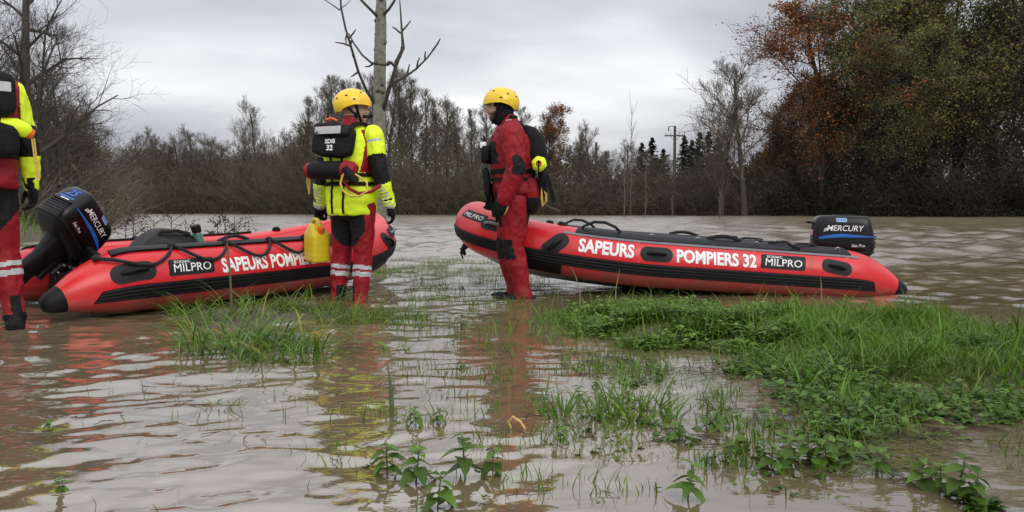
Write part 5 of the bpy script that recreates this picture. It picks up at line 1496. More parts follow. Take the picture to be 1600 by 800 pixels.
wood('distant_wood', 'dark mass of wood deep behind the right bank trees', [(33, 104, 9), (40, 100, 14), (48, 97, 22), (58, 95, 27), (70, 94, 30), (92, 94, 30)], 93, [(.085, .090, .040), (.10, .090, .045), (.11, .085, .042)], 80000)
wood('distant_wood', 'dark mass of wood deep behind the left bank trees', [(-24, 34, 4.0), (-32, 52, 6.0), (-52, 86, 8.0), (-78, 132, 9.5)], 94, [(.045, .034, .022), (.035, .03, .02)], 26000)

# power poles
M_POLE = mat('weathered_pole', (0.105, 0.088, 0.070), 0.85, 0.2, 4, 0.4, 20)
M_WIRE = mat('wire', (0.03, 0.03, 0.032), 0.5)
M_PORC = mat('insulator', (0.25, 0.22, 0.19), 0.3)
def pole(px, top, Y, label, arm):
    b = at(px, 330, Y); t = at(px, top, Y); z = zg(b.x, Y)
    o = empty('power_pole', (b.x, Y, z)); tag(o, label, 'power pole', 'wooden power poles'); h = t.z - z
    MB().tube([(0, 0, -.4), (0, 0, h * .5), (0, 0, h)], [.19, .17, .14], 12).build('post', M_POLE, o)
    if arm:
        MB().box((0, -.10, h - 1.05), (2.25, .12, .14)).build('crossarm', M_POLE, o, bevel=.01)
        for s_ in (-1.0, -.45, .45, 1.0): MB().tube([(s_, -.10, h - .98), (s_, -.10, h - .80), (s_, -.10, h - .78), (s_, -.10, h - .70)], [.03, .03, .07, .05], 10).build('insulator', M_PORC, o)
        MB().tube([(-.7, -.1, h - .05), (-.1, -.05, h - .02)], .03, 8).tube([(-.68, -.1, h - .06), (-.70, -.1, h - .55)], [.05, .08], 10).build('bracket', M_POLE, o)
        MB().tube([(0, -.12, h - 1.6), (-.6, -.12, h - 1.08)], .025, 8).tube([(0, -.12, h - 1.6), (.6, -.12, h - 1.08)], .025, 8).build('brace', M_POLE, o)
    return b, h + z
pb, ph = pole(1053, 197, 88, 'wooden power pole with crossarm standing in front of the dark conifers', True)
pole(931, 222, 100, 'plain thin power pole among bare shrubs left of the crossarm pole', False)
for k, (x1, z1, y1) in enumerate(((44, 21.5, 62), (45.2, 21.0, 62))):
    a = Vector((pb.x + (.45 if k else 1.0), 87.9, ph - .68)); c = Vector((x1, y1, z1 - 5)); P_ = []
    for t in np.linspace(0, 1, 20):
        p = a.lerp(c, t); p.z -= 3.0 * math.sin(PI * t) * .5; P_.append(p)
    o = MB().tube(P_, .016, 5).build('power_line', M_WIRE); tag(o, ('upper' if not k else 'lower') + ' power line running from the crossarm pole towards the right', 'power line')

# the young white-barked tree in front of the river
def young_tree():
    b = gp(593, 414); o = empty('young_tree', (b.x, b.y, -.12)); tag(o, 'slim pale lichened tree trunk standing in the flood between the two boats', 'tree')
    Y = b.y; px_ = Y / FPX
    def q(px, py, dy=0.0):
        p = at(px, py, Y + dy); return (p.x - b.x, p.y - b.y, p.z + .12)
    r = np.random.default_rng(4)
    tp = [q(590, 440), q(591, 410), q(592, 330), q(593, 260), q(592, 200), q(593, 140), q(594, 80), q(595, 30), q(597, -40), q(598, -140), q(600, -230), q(602, -300)]
    rr = [.122, .107, .098, .091, .086, .082, .077, .072, .064, .055, .035, .012]
    P_, R_ = [], []
    for a, b2, ra, rb in zip(tp[:-1], tp[1:], rr[:-1], rr[1:]):
        for t in np.linspace(0, 1, 14, endpoint=False): P_.append(Vector(a).lerp(Vector(b2), t)); R_.append(ra + (rb - ra) * t)
    me = MB().tube(P_, R_, 26).mesh('trunk', angle=2.0)
    for v in me.vertices:                                               # rough, slightly fluted bark
        ax = Vector((v.co.x, v.co.y, 0)); q_ = Vector((v.co.x * 30, v.co.y * 30, v.co.z * 9))
        v.co += (v.normal * (mnoise.noise(q_) * .006 + mnoise.noise(q_ * 3) * .003))
    me.materials.append(M_BIRCH); link('trunk', me, o)
    for k in range(26):                                                 # bark knots and branch scars
        t = r.uniform(.15, .75); i = int(t * 11); p = Vector(tp[i]).lerp(Vector(tp[i + 1]), t * 11 - i); a = r.uniform(2.6, 6.8); d = Vector((math.cos(a), math.sin(a), 0))
        MB().ell(p + d * rr[i] * .96, (.03, .012, .022), (0, 0, a + PI / 2), n=10, m=6).build('bark_scar', M_BARK, o)
    c = empty('crown'); c.parent = o
    limbs = [([(587, 165, 0), (572, 140, -.2), (560, 112, -.3), (550, 78, -.35), (540, 45, -.3), (533, 12, -.2), (530, -30, -.1), (520, -70, 0)], [.045, .036, .032, .030, .026, .024, .02, .01]),
             [([(597, 178, 0), (603, 158, -.1), (609, 135, -.25), (616, 112, -.3), (622, 92, -.3), (630, 75, -.3), (628, 50, -.25), (626, 20, -.2), (624, -10, -.15)], [.055, .046, .042, .040, .046, .044, .026, .020, .008])][0],
             ([(610, 132, -.25), (630, 122, -.3), (650, 108, -.4), (668, 90, -.45), (680, 74, -.45), (687, 62, -.45)], [.034, .028, .024, .020, .018, .016]),
             ([(618, 106, -.3), (612, 98, -.3), (600, 102, -.35), (580, 98, -.45), (566, 86, -.45), (553, 68, -.4), (545, 52, -.35)], [.034, .042, .030, .026, .022, .020, .012]),
             ([(592, 28, 0), (580, 16, -.2), (568, 4, -.3), (555, -10, -.3), (535, -30, -.3)], [.040, .032, .030, .024, .010]),
             ([(597, 26, 0), (608, 14, -.15), (616, 2, -.2), (622, -20, -.2), (640, -50, -.2)], [.040, .032, .030, .022, .010]),
             ([(531, 16, -.2), (520, 8, -.15), (508, 0, -.1), (495, -8, 0)], [.016, .014, .010, .006]),
             ([(531, 14, -.2), (540, 8, -.2), (548, 0, -.2)], [.013, .010, .006])]
    twigs = [((626, 52, -.25), (618, 45), (613, 42)), ((627, 50, -.25), (636, 40), (642, 32)), ((548, 72, -.35), (536, 68), (524, 66)), ((664, 94, -.42), (664, 86), (665, 80)), ((636, 118, -.3), (638, 108), (640, 100)), ((651, 107, -.4), (653, 96), (656, 90)), ((545, 60, -.35), (552, 52), (556, 46)), ((560, 112, -.3), (552, 118), (548, 120)), ((543, 52, -.3), (540, 60), (541, 68)), ((676, 79, -.45), (684, 68), (688, 60)), ((583, 100, -.4), (576, 104), (570, 104))]
    for P_, R_ in limbs: MB().tube([q(*p) for p in P_], [x * .54 for x in R_], 9).build('limb', M_BARK, c)
    for p0, p1, p2 in twigs: MB().tube([q(*p0), q(*p1, p0[2]), q(*p2, p0[2])], [.014, .011, .007], 6).build('twig', M_BARK, c)
    for px, py, dy, s_ in ((620, 96, -.3, .055), (624, 88, -.3, .05), (607, 99, -.32, .045), (548, 66, -.36, .035), (629, 74, -.3, .045), (608, 138, -.22, .05), (552, 86, -.38, .03)): MB().ell(q(px, py, dy), (s_ * .55, s_ * .5, s_ * .85), (.3, .5, .2), n=8, m=6).build('knot', M_BARK, c)
    up = grow(9, 6.0, .05, n1=12, n2=6, n3=4, n4=0, spread=.7, l1=.4, start=.1, minr=.008)
    return o
young_tree()

# ------------------------------------------------------------------ grass and weeds
def blades(name, root, ln, wd, r, lean=0.5, curve=0.9, cols=((1, 1, 1),), jit=.22, out=None, segs=3, lie=0.0, lo=(.2, .3)):
    """grass blades as tapering bent ribbons; root [n,3], ln [n], wd [n]"""
    n = len(root)
    az = r.uniform(0, 2 * PI, n) if out is None else out
    hd = np.stack([np.cos(az), np.sin(az), np.zeros(n)], 1)
    sd = np.stack([-np.sin(az + r.normal(size=n) * .6), np.cos(az + r.normal(size=n) * .6), np.zeros(n)], 1)
    le = np.clip(lean * r.uniform(lo[0], 1.5, n), 0, 1.4); cu = curve * r.uniform(lo[1], 1.6, n)
    p = root.copy(); V = []
    for i in range(segs + 1):
        t = i / segs
        w = wd * (1 - t ** 1.6) * (.75 if i == 0 else 1)
        if i < segs: V += [p + sd * w[:, None] / 2, p - sd * w[:, None] / 2]
        else: V.append(p)
        a = np.clip(le + cu * t, 0, 2.3) * (1 - lie) + lie * 1.5
        step = hd * np.sin(a)[:, None] + np.array([0, 0, 1.0]) * np.cos(a)[:, None]
        p = p + step * (ln / segs)[:, None]
    k = 2 * segs + 1
    V = np.stack(V, 1).reshape(-1, 3)
    b = np.arange(n)[:, None] * k; T = []
    for i in range(segs - 1):
        j = 2 * i; T += [b + [j, j + 1, j + 3], b + [j, j + 3, j + 2]]
    j = 2 * (segs - 1); T.append(b + [j, j + 1, j + 2])
    me = np_mesh(name, V, tris=np.concatenate(T, 0))
    c = palette(r, n, cols, jit)
    fill_tint(me, np.repeat(c, k, 0))
    me.materials.append(M_GRASS)
    return me
G_FRESH = ((1.0, 1.0, 1.0), (.85, .95, .9), (1.2, 1.1, .9), (1.0, 1.15, .8), (.8, .85, .8), (1.5, 1.2, 1.0))
G_DEEP = ((.80, .92, 1.0), (.95, 1.0, 1.05), (.65, .78, .85), (1.15, 1.1, 1.1))
G_DULL = ((.75, .72, .7), (.9, .75, .7), (.55, .55, .6), (1.6, 1.05, 1.2))
def scatter(n, poly, r, edge=0.12, keep=None):
    P = np.array(poly); lo, hi = P.min(0), P.max(0); out = np.zeros((0, 2))
    while len(out) < n:
        q = lo + (hi - lo) * r.random((n * 2, 2)); d = poly_dist(q[:, 0], q[:, 1], poly) + .10 * nz_bank(q[:, 0] * 1.3, q[:, 1] * 1.3) + .05 * nz_small(q[:, 0], q[:, 1])
        m = r.random(len(q)) < smooth(-edge, edge, d)
        if keep is not None: m &= keep(q[:, 0], q[:, 1])
        out = np.vstack([out, q[m]])
    return out[:n]
def roots(q): 
    return np.concatenate([q, np.maximum(bank_h(q[:, 0], q[:, 1]), -.03)[:, None] - .005], 1)
def pxpoly(*p): return [tuple(gp(a, b).xy) for a, b in p]
r5 = np.random.default_rng(55)
patch_n = Fbm(77, .55)
# meadow grass on the bank, right of the boat
q = scatter(42000, BANK, r5, .22)
hgt = np.clip(.095 + .030 * patch_n(q[:, 0], q[:, 1]) + .012 * nz_small(q[:, 0], q[:, 1]), .035, .20) * r5.uniform(.55, 1.25, len(q))
hgt *= 1 - .2 * (q[:, 1] < 3.7)
g = link('meadow_grass', blades('meadow_grass', roots(q), hgt, r5.uniform(.0035, .0075, len(q)), r5, .55, 1.0, G_FRESH, .22))
tag(g, 'short wet green grass covering the bank in front of the right boat', None, None, 'stuff')
# longer tufts and bent stalks through it
q = scatter(2600, BANK, r5, .10, keep=lambda x, y: patch_n(x * 1.7, y * 1.7) > .35)
g = link('meadow_grass', blades('meadow_grass', roots(q), r5.uniform(.14, .30, len(q)), r5.uniform(.005, .010, len(q)), r5, .6, 1.3, G_FRESH, .25, segs=4))
tag(g, 'longer bent grass tufts standing out of the bank', None, None, 'stuff')
# broad-leaved ground cover between the grass
def rosettes(name, label, q, leaf, hmax, cols, seed, per=9):
    r = np.random.default_rng(seed); n = len(q); R_ = roots(q)
    V, T, C = [], [], []
    k = 0
    az = r.uniform(0, 6.28, (n, per)); el = r.uniform(.05, 1.1, (n, per)); L = leaf * r.uniform(.5, 1.3, (n, per)); h0 = hmax * r.uniform(.15, 1.0, (n, 1)) * r.uniform(.4, 1, (n, per))
    az = az.ravel(); el = el.ravel(); L = L.ravel(); h0 = h0.ravel(); B = np.repeat(R_, per, 0)
    d = np.stack([np.cos(az) * np.cos(el), np.sin(az) * np.cos(el), np.sin(el) * .8 - .25], 1); s_ = np.stack([-np.sin(az), np.cos(az), np.zeros(len(az))], 1)
    up = np.cross(d, s_); up *= np.sign(up[:, 2:3] + 1e-6)
    c0 = B + np.stack([np.cos(az) * .018, np.sin(az) * .018, h0], 1); Lc = L[:, None]
    pts = [c0, c0 + d * Lc * .30 + s_ * Lc * .27 + up * Lc * .05, c0 + d * Lc * .70 + s_ * Lc * .20 + up * Lc * .02, c0 + d * Lc - up * Lc * .12, c0 + d * Lc * .70 - s_ * Lc * .20 + up * Lc * .02, c0 + d * Lc * .30 - s_ * Lc * .27 + up * Lc * .05, c0 + d * Lc * .5 - up * Lc * .04]
    V = np.stack(pts, 1).reshape(-1, 3); b = np.arange(len(az))[:, None] * 7
    T = np.concatenate([b + [i, (i + 1) % 6, 6] for i in range(6)], 0)
    me = np_mesh(name, V, tris=T, smooth=True)
    fill_tint(me, np.repeat(np.repeat(palette(r, n, cols, .18), per, 0) * (1 + .15 * r.normal(size=(n * per, 1))).clip(.5, 1.5), 7, 0)); me.materials.append(M_LEAF)
    return tag(link(name, me), label, None, None, 'stuff')
COVER = pxpoly((870, 480), (1000, 474), (1120, 478), (1230, 500), (1260, 545), (1150, 560), (1040, 552), (965, 542), (905, 522))
rosettes('ground_cover', 'bright leafy ground cover on the bank in front of the right boat', scatter(1500, COVER, r5, .10, keep=lambda x, y: patch_n(x, y) > -.9), .048, .10, ((1.25, 1.2, .9), (1.0, 1.05, .9), (1.4, 1.25, .8)), 61, 10)
FRONT = pxpoly((1130, 565), (1260, 560), (1420, 600), (1640, 615), (1640, 660), (1500, 655), (1380, 660), (1330, 690), (1240, 660), (1190, 620))
rosettes('ground_cover', 'darker leafy weeds along the flooded front edge of the bank', scatter(560, FRONT, r5, .14), .042, .085, ((.85, .9, .85), (1.0, 1.0, .9), (.7, .8, .8)), 62, 9)
rosettes('ground_cover', 'scattered leaves of weeds across the grass of the right bank', scatter(420, BANK, r5, .05, keep=lambda x, y: patch_n(x + 3, y) > .6), .042, .08, ((1.0, 1.0, .9), (.8, .9, .9)), 63, 8)
# sparse drowned grass poking out of the water
def drowned(name, label, poly, n, ln, seed, cols, lie=0.0, lean=.35, wd=(.003, .007), keep=None):
    r = np.random.default_rng(seed); q = scatter(n, poly, r, .25, keep); R_ = np.concatenate([q, np.full((n, 1), -.012 if not lie else .003)], 1)
    o = link(name, blades(name, R_, r.uniform(*ln, n), r.uniform(*wd, n), r, lean, .9, cols, .25, lie=lie)); return tag(o, label, None, None, 'stuff')
nk = Fbm(88, .5)
MIDW = pxpoly((610, 405), (760, 405), (860, 440), (880, 500), (960, 550), (760, 560), (640, 520), (600, 460))
drowned('drowned_grass', 'drowned grass and weeds between the two boats', MIDW, 2600, (.04, .13), 65, G_FRESH + G_DULL, keep=lambda x, y: nk(x, y) > .15)
drowned('floating_grass', 'flat floating grass drifting between the boats', MIDW, 1500, (.06, .20), 66, G_DULL + G_FRESH, lie=.97, keep=lambda x, y: nk(x + 5, y) > .1)
EDGE = pxpoly((900, 540), (1040, 560), (1180, 590), (1260, 640), (1420, 660), (1600, 650), (1600, 760), (1400, 760), (1160, 720), (1060, 640), (880, 590))
drowned('drowned_grass', 'thin drowned grass in front of the bank', EDGE, 1200, (.03, .11), 67, G_FRESH + G_DULL, keep=lambda x, y: nk(x, y + 3) > .3)
drowned('floating_grass', 'flat floating grass at the flooded edge of the bank', EDGE, 1300, (.04, .13), 68, G_DULL, lie=.97, wd=(.002, .005), keep=lambda x, y: nk(x - 4, y) > .2)
FORE = pxpoly((230, 560), (700, 540), (1000, 600), (1250, 640), (1350, 800), (250, 800), (60, 740), (80, 620))
drowned('drowned_grass', 'single grass tips standing out of the foreground water', FORE, 330, (.02, .075), 69, G_DULL + G_DEEP, wd=(.002, .005))
NETZ = pxpoly((560, 600), (760, 560), (1000, 590), (1100, 640), (1120, 760), (560, 790))
drowned('drowned_grass', 'drowned grass round the foreground nettles', NETZ, 900, (.025, .10), 70, G_FRESH + G_DULL, wd=(.002, .006), keep=lambda x, y: nk(x, y * 1.4) > .35)

for nm, lab, poly, n, th, sd_ in (('drowned_weeds', 'small drowned weeds scattered over the water between tussock and bank', pxpoly((560, 520), (760, 500), (960, 545), (1120, 600), (1060, 690), (800, 700), (600, 650)), 150, .35, 81), ('drowned_weeds', 'small drowned weeds in the lower right water', pxpoly((860, 640), (1100, 620), (1300, 680), (1600, 680), (1600, 790), (1000, 790), (860, 720)), 120, .45, 82), ('drowned_weeds', 'small drowned weeds at the foot of the bow of the right boat', pxpoly((600, 415), (740, 412), (860, 450), (870, 500), (700, 510), (610, 470)), 260, .2, 83), ('drowned_weeds', 'small drowned weeds around the foreground nettles', pxpoly((570, 690), (800, 680), (810, 800), (560, 800)), 34, .0, 84)):
    rosettes(nm, lab, scatter(n, poly, r5, .15, keep=lambda x, y: nk(x * 1.5 + 2, y * 1.5) > th), .030, .045, ((.8, .85, .8), (1.0, 1.0, .9), (.55, .6, .6), (1.1, .9, .8)), sd_, 8)
for lab, poly, n, sd_ in (('leafy weed mat under the lower right nettles', pxpoly((1180, 702), (1260, 690), (1345, 700), (1335, 742), (1200, 748)), 60, 85), ('leafy weed mat in the bottom right corner', pxpoly((1425, 735), (1500, 728), (1560, 770), (1545, 800), (1440, 780)), 46, 86), ('leafy weeds round the broad bladed grass tuft', pxpoly((890, 600), (1040, 590), (1090, 650), (1000, 690), (900, 680)), 70, 87), ('leafy weeds between the pool and the bank edge', pxpoly((1060, 640), (1160, 640), (1240, 680), (1180, 720), (1080, 700)), 34, 88)):
    rosettes('ground_cover', lab, scatter(n, poly, r5, .06), .042, .06, ((.8, .85, .8), (1.0, 1.0, .9), (.6, .68, .7)), sd_, 8)
def tussock(px, py, rx, n, ln, label, cols=G_DEEP, wd=(.005, .010), seed=1, lean=.5, curve=1.5, ry=None):
    r = np.random.default_rng(seed); b = gp(px, py)
    a = r.uniform(0, 6.28, n); k = np.sqrt(r.random(n)); x, y = np.cos(a) * k * rx, np.sin(a) * k * (ry or rx)
    R_ = np.stack([x, y, np.full(n, -.03)], 1)
    out = np.arctan2(y, x) + r.normal(size=n) * 1.1
    lnv = ln * (.25 + .95 * r.random(n) ** 1.3) * (1 + .25 * np.sin(x * 19 + seed) * np.sin(y * 23 + seed)); cols = tuple(cols) * 3 + ((2.4, 1.45, 1.7), (1.7, 1.1, 1.2))
    o = link('grass_tussock', blades('grass_tussock', R_, lnv, r.uniform(*wd, n), r, lean, curve, cols, .22, out, segs=6, lo=(.3, .75)))
    o.location = (b.x, b.y, 0.0)
    return tag(o, label, 'grass tussock', 'grass tussocks in the flood')
tussock(372, 540, .30, 420, .48, 'largest arching grass tussock in the water before the left boat', seed=2, curve=1.7, lean=.75, wd=(.007, .013), cols=G_DEEP + G_FRESH[:2])
tussock(455, 552, .26, 260, .40, 'shorter grass tussock grown onto the right side of the largest tussock', seed=3, curve=1.7, lean=.75, wd=(.007, .013), cols=G_DEEP + G_FRESH[:2])
tussock(330, 505, .20, 200, .36, 'grass tussock close to the left boat behind the largest tussock', seed=4, cols=G_FRESH)
tussock(410, 492, .26, 300, .33, 'low grass tussock below the lettering of the left boat', seed=5, cols=G_FRESH)
tussock(480, 486, .22, 260, .32, 'grass tussock just left of the feet of the person in yellow', seed=6, cols=G_FRESH)
tussock(545, 498, .26, 300, .30, 'grass tussock hiding the feet of the person in yellow', seed=7)
tussock(606, 498, .30, 340, .26, 'low spreading grass tussock right of the person in yellow', seed=8, lean=.7)
tussock(292, 490, .12, 90, .34, 'thin grass tussock at the left end of the row before the left boat', seed=9, cols=G_FRESH)
tussock(607, 425, .16, 160, .20, 'small grass tussock round the foot of the pale tree', seed=10, cols=G_FRESH)
tussock(338, 638, .09, 60, .13, 'small drowned grass tuft alone in the left foreground water', seed=11, wd=(.003, .006))
tussock(872, 648, .06, 70, .18, 'narrow upright grass tuft in the middle foreground', seed=12, curve=.8, wd=(.006, .011))
tussock(985, 650, .17, 270, .21, 'broad bladed grass tuft in the centre right foreground', seed=13, curve=.9, wd=(.006, .012), cols=G_FRESH)
tussock(930, 692, .13, 190, .12, 'fine soft grass tuft below the broad bladed tuft', seed=14, wd=(.0025, .005), cols=G_FRESH)
tussock(690, 470, .07, 40, .20, 'sparse grass tuft in the water left of the person in red', seed=15, cols=G_FRESH)
tussock(1445, 495, .16, 130, .16, 'grass tuft at the tip of the right boat', seed=16, cols=G_FRESH)
tussock(615, 545, .10, 60, .15, 'small grass tuft right of the largest tussock', seed=17, cols=G_FRESH)
tussock(30, 470, .10, 60, .22, 'grass tuft behind the leg of the person at the left edge', seed=18, cols=G_FRESH)
def drift(name, label, poly, n, seed, keep):
    r = np.random.default_rng(seed); q = scatter(n, poly, r, .2, keep); a = r.uniform(0, 6.28, n); L = r.uniform(.008, .05, n) * (1 + 2 * (r.random(n) < .06))
    c = np.concatenate([q, np.full((n, 1), .004)], 1); d = np.stack([np.cos(a), np.sin(a), r.normal(size=n) * .05], 1) * L[:, None]; side = np.stack([-np.sin(a), np.cos(a), np.full(n, .25)], 1) * L[:, None] * .22
    V, Q = tubes_np([(np.stack([c - d, c + side, c + d], 1), np.stack([np.full(n, .0012), r.uniform(.0009, .0020, n), np.full(n, .0008)], 1), 4)])
    me = np_mesh(name, V, quads=Q); me.materials.append(M_DRY); tag(link(name, me), label, None, None, 'stuff')
drift('floating_debris', 'small brown twigs and bits drifting between the boats', MIDW, 420, 91, lambda x, y: nk(x + 2, y + 1) > .0)
drift('floating_debris', 'small brown twigs and bits drifting in the foreground water', FORE, 120, 92, lambda x, y: nk(x + 2, y + 1) > .2)
drift('floating_debris', 'small brown twigs and bits washed against the bank', EDGE, 420, 93, lambda x, y: nk(x + 2, y + 1) > -.1)
# tall single stalks
def stalk(pts, rr, m, label, name='grass_stalk'):
    o = MB().tube(pts, rr, 6).build(name, m); tag(o, label, 'grass stalk', 'single stalks'); return o
b = gp(362, 500); stalk([b, b + Vector((0, 0, .15)), b + Vector((-.005, 0, .34)), b + Vector((-.02, 0, .56))], [.010, .009, .007, .002], M_STEM, 'broad upright green stalk in front of the S of the left boat lettering')
b = gp(906, 478); stalk([b, b + Vector((0, 0, .12)), b + Vector((-.03, 0, .22)), b + Vector((-.07, 0, .30))], [.004, .004, .003, .001], M_STRAW, 'bent pale stalk in front of the bow end of the right boat lettering')
b = gp(962, 476); stalk([b, b + Vector((.0, 0, .12)), b + Vector((.015, 0, .20)), b + Vector((.03, 0, .28))], [.004, .004, .003, .001], M_STRAW, 'thin pale stalk under the word on the right boat')
b = gp(1283, 492); stalk([b, b + Vector((.0, 0, .12)), b + Vector((-.004, 0, .20)), b + Vector((-.01, 0, .27))], [.004, .004, .003, .001], M_STRAW, 'thin pale stalk in front of the rear end of the right boat')
b = gp(612, 650); stalk([b, b + Vector((.0, 0, .06)), b + Vector((-.004, 0, .12)), b + Vector((-.016, 0, .20))], [.009, .010, .006, .001], M_STEM, 'upright green blade beside the foreground nettles')

# stinging nettles in the foreground, one by one
def nettle_leaf(seed):
    r = random.Random(seed); n = 7; V = []; F = []
    for i in range(n + 1):
        t = i / n; w = .30 * math.sin(PI * min(1, t ** .62)) * (1 - .25 * t) if 0 < t < 1 else .0
        ser = 1 + (.10 if i % 2 else -.08)
        z = -.10 * t - .32 * t * t
        V += [(-w * ser, t, z + w * .30), (0, t, z), (w * ser, t, z + w * .30)]
        if i:
            a = (i - 1) * 3; b_ = i * 3
            F += [(a, a + 1, b_ + 1, b_), (a + 1, a + 2, b_ + 2, b_ + 1)]
    me = bpy.data.meshes.new('leaf'); me.from_pydata(V, [], F); me.polygons.foreach_set('use_smooth', [True] * len(F)); me.update()
    k = (0.8, 1.0, 1.2, .65)[seed % 4]; fill_tint(me, np.array([(k, k * 1.02, k * .9)])); me.materials.append(M_LEAF)
    return me
LEAVES = [nettle_leaf(i) for i in range(4)]
STEMS = []
for i in range(4):
    me = MB().tube([(0, 0, -.25), (.004 * (i - 1.5), .003, .35), (-.006 * (i - 1.5), .0, .75), (0, .01, 1.0)], [.022, .020, .016, .010], 7).mesh('stem'); me.materials.append(M_STEM); STEMS.append(me)
NET = [(605, 745, .13, 'leftmost nettle of the foreground group'), (650, 755, .14, 'nettle just right of the leftmost foreground nettle'), (727, 748, .18, 'tallest nettle in the middle of the foreground'), (770, 742, .11, 'nettle close right of the tallest foreground nettle'), (684, 792, .12, 'nettle cut by the bottom edge below the tallest one'), (650, 665, .09, 'small nettle above the foreground nettle pair'), (688, 662, .08, 'nettle bending into the water left of the yellow leaf'), (722, 578, .06, 'small dark weed alone in the water under the red person'),
       (1062, 690, .09, 'low nettle left of the mirror smooth pool'), (1075, 778, .13, 'nettle with round reflection at the bottom right of centre'), (1118, 672, .09, 'nettle at the left side of the mirror smooth pool'), (1140, 722, .08, 'small nettle in the lower right water'), (1205, 735, .11, 'left end nettle of the lower right nettle mat'), (1232, 728, .12, 'second nettle of the lower right nettle mat'), (1262, 722, .13, 'middle nettle of the lower right nettle mat'), (1290, 728, .12, 'fourth nettle of the lower right nettle mat'), (1318, 722, .10, 'right end nettle of the lower right nettle mat'),
       (1378, 742, .11, 'nettle right of the lower right nettle mat'), (1440, 760, .11, 'nettle left of the bottom right corner nettles'), (1496, 780, .16, 'tall nettle near the bottom right corner'), (1525, 792, .13, 'nettle nearest the bottom right corner'), (1470, 765, .10, 'small nettle between the bottom right nettles'),
       (1225, 650, .10, 'nettle at the left front corner of the bank'), (1262, 640, .12, 'nettle on the left front edge of the bank'), (1300, 655, .12, 'nettle on the front edge of the bank right of the pool'), (1350, 660, .11, 'nettle in the middle of the front edge of the bank'), (1285, 610, .11, 'nettle behind the left front edge of the bank'), (1420, 640, .10, 'nettle on the front edge under the tip of the right boat'), (1500, 625, .12, 'nettle in the grass near the right picture edge'), (1560, 640, .12, 'nettle furthest right on the front edge of the bank'),
       (905, 622, .07, 'small weed behind the narrow grass tuft'), (930, 605, .06, 'small weed in the water left of the broad bladed tuft'), (1030, 590, .09, 'weed in the water under the leafy ground cover'), (880, 690, .06, 'yellowing weed beside the fine soft grass tuft'), (95, 770, .05, 'drowned weed in the lower left corner water'), (75, 668, .04, 'little floating leaf sprig in the left foreground water')]
rn = random.Random(12)
for k, (px, py, h, label) in enumerate(NET):
    b = gp(px, py); o = empty('nettle', (b.x, b.y, 0.0), (rn.uniform(-.12, .12), rn.uniform(-.12, .12), rn.uniform(0, 6.28))); tag(o, label, 'nettle', 'nettles in the foreground')
    st = link('stem', STEMS[k % 4], o); st.scale = (h * 1.3, h * 1.3, h)
    h *= .68; st.scale = (h * 1.3, h * 1.3, h)
    nodes = 4 if h > .06 else 3
    for i in range(nodes + 1):
        t = i / nodes; z = h * (.30 + .70 * t); L = h * (.80 - .42 * t) * rn.uniform(.75, 1.25)
        L = min(L, .070); L = max(L, .028)
        for s_ in (0, PI):
            lf = link('leaf', LEAVES[rn.randrange(4)], o)
            lf.location = (0, 0, z); lf.rotation_euler = Euler((rn.uniform(-.55, .10) + .55 * t, rn.uniform(-.3, .3), i * PI / 2 + s_ + rn.uniform(-.35, .35)), 'XYZ'); lf.scale = (L * 1.15, L, L * rn.uniform(.8, 1.5))
b = gp(822, 672)
stalk([b, b + Vector((-.02, 0, .03)), b + Vector((-.045, .005, .045)), b + Vector((-.06, .01, .025)), b + Vector((-.05, .01, .004))], [.0035, .004, .0045, .004, .002], M_CORD, 'thin yellowed stem bent into a loop in the middle foreground')

# dead weeds behind the left boat
def dead_weed(px, top, Y, label, seed, dense):
    r = np.random.default_rng(seed); b = at(px, 330, Y); h = at(px, top, Y).z + .1
    o = empty('dead_weed', (b.x, Y, -.1)); tag(o, label, 'dead weed', 'dead weeds behind the left boat')
    P, R = [], []; tips = []
    st = np.array([[0, 0, 0], [.01, 0, h * .4], [-.01, .01, h * .75], [.0, 0, h]]); P.append(st); R.append(np.array([.009, .008, .006, .003]))
    for i in range(11):
        t = r.uniform(.5, 1.0); p0 = np.array([0, 0, h * t]); a = r.uniform(0, 6.28); d = np.array([math.cos(a), math.sin(a), r.uniform(.5, 1.3)]); L = h * r.uniform(.12, .26)
        k = np.linspace(0, 1, 4)[:, None]; pts = p0 + d * L * k + np.array([0, 0, -.05]) * k ** 2; P.append(pts); R.append(np.array([.004, .0035, .003, .002])); tips.append(pts[-1]); tips.append(pts[2])
    V, Q = tubes_np([(np.array(P), np.array(R), 4)]); me = np_mesh('stem', V, quads=Q); me.materials.append(M_DRY); link('stem', me, o)
    C = np.concatenate([t + r.normal(size=(dense, 3)) * [.028, .028, .020] for t in tips])
    lf = leaf_mesh('seed_head', C, .022, palette(r, len(C), [(.07, .045, .035), (.045, .03, .026)]), r); tag(link('seed_head', lf, o), kind='stuff')
for i, (px, top, d) in enumerate(((196, 345, 5), (208, 340, 7), (240, 343, 5), (268, 337, 8), (290, 341, 7), (340, 341, 16), (352, 333, 8), (366, 340, 12))):
    dead_weed(px, top, 9.0 + (i % 3) * .5, '%s dry brown weed from left standing behind the left boat' % ORD[i], 300 + i, d)
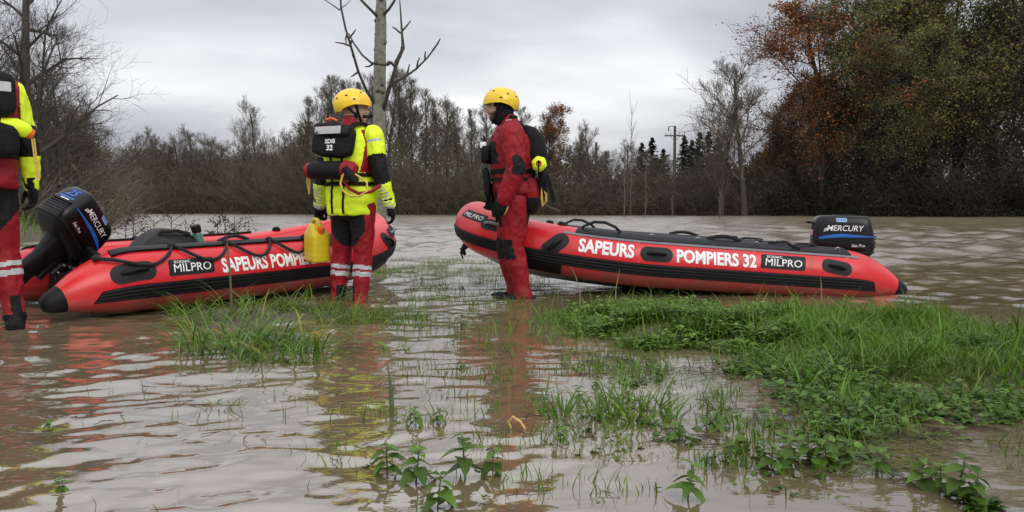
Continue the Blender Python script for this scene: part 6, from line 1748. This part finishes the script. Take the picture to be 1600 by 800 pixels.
# leafless saplings standing in the river edge before the far bank
for i, (px, top, Y, lab) in enumerate(((975, 232, 66, 'thin bare sapling standing in the river below the left power pole'), (1008, 250, 72, 'thin bare sapling left of the crossarm pole'), (1124, 300, 60, 'short bare sapling standing in the river right of the crossarm pole'), (1050, 305, 70, 'short sapling in the river under the crossarm pole'), (985, 165, 86, 'very tall thin sapling behind the shrubs left of the crossarm pole'))):
    b = at(px, 330, Y); h = at(px, top, Y).z + .3; r = np.random.default_rng(400 + i); P = [np.array([[0, 0, 0], [.05, 0, h * .35], [.0, 0, h * .7], [.08, 0, h]])]; R = [np.array([.05, .04, .028, .010])]
    for j in range(26):
        t = r.uniform(.15, .95); a = r.uniform(0, 6.28); L = h * r.uniform(.08, .22); k = np.linspace(0, 1, 4)[:, None]; P.append(np.array([.02, 0, h * t]) + np.array([math.cos(a) * .45, math.sin(a) * .45, 1]) * L * k); R.append(np.array([.020, .016, .012, .006]))
    V, Q = tubes_np([(np.array(P), np.array(R), 4)]); me = np_mesh('sapling', V, quads=Q); me.materials.append(M_TWIG); o = link('sapling', me); o.location = (b.x, Y, -.3); tag(o, lab, 'sapling', 'saplings at the river edge')
# fallen limb on the far bank, mud lump in the grass
b = at(842, 322, 84)
o = MB().tube([b + Vector((-2.2, 0, .9)), b + Vector((-.8, 0, .45)), b + Vector((.6, 0, .1)), b + Vector((2.2, 0, -.6))], [.05, .10, .13, .16], 9).tube([b + Vector((-.8, 0, .45)), b + Vector((-1.6, .2, 1.5)), b + Vector((-2.1, .2, 2.4))], [.07, .05, .02], 8).build('fallen_limb', M_BARK); tag(o, 'dead limb leaning into the river behind the legs of the person in red', 'dead limb')
b = gp(482, 486)
mb = MB(); mb.ell((b.x, b.y, .02), (.075, .05, .05), n=14, m=9)
me = remesh(mb.mesh('mud_clod'), .008, 1); folds(me, .012, (22, 22, 22), 2.0); me.materials.append(M_MUD); o = link('mud_clod', me); tag(o, 'dark clod of mud in the grass left of the person in yellow', 'clod')
# grass on the left bank
LB = [(-8.5, 15.2), (-18, 15.0), (-31, 30), (-40, 50), (-22.5, 50), (-14, 33)]
q = scatter(9000, LB, r5, .4, keep=lambda x, y: ground_h(x, y) > -.02); R_ = np.stack([q[:, 0], q[:, 1], ground_h(q[:, 0], q[:, 1])], 1)
o = link('bank_grass', blades('bank_grass', R_, r5.uniform(.2, .55, len(q)), r5.uniform(.02, .04, len(q)), r5, .5, .9, G_FRESH, .22)); tag(o, 'rough grass on the left bank behind the outboard motor', None, None, 'stuff')
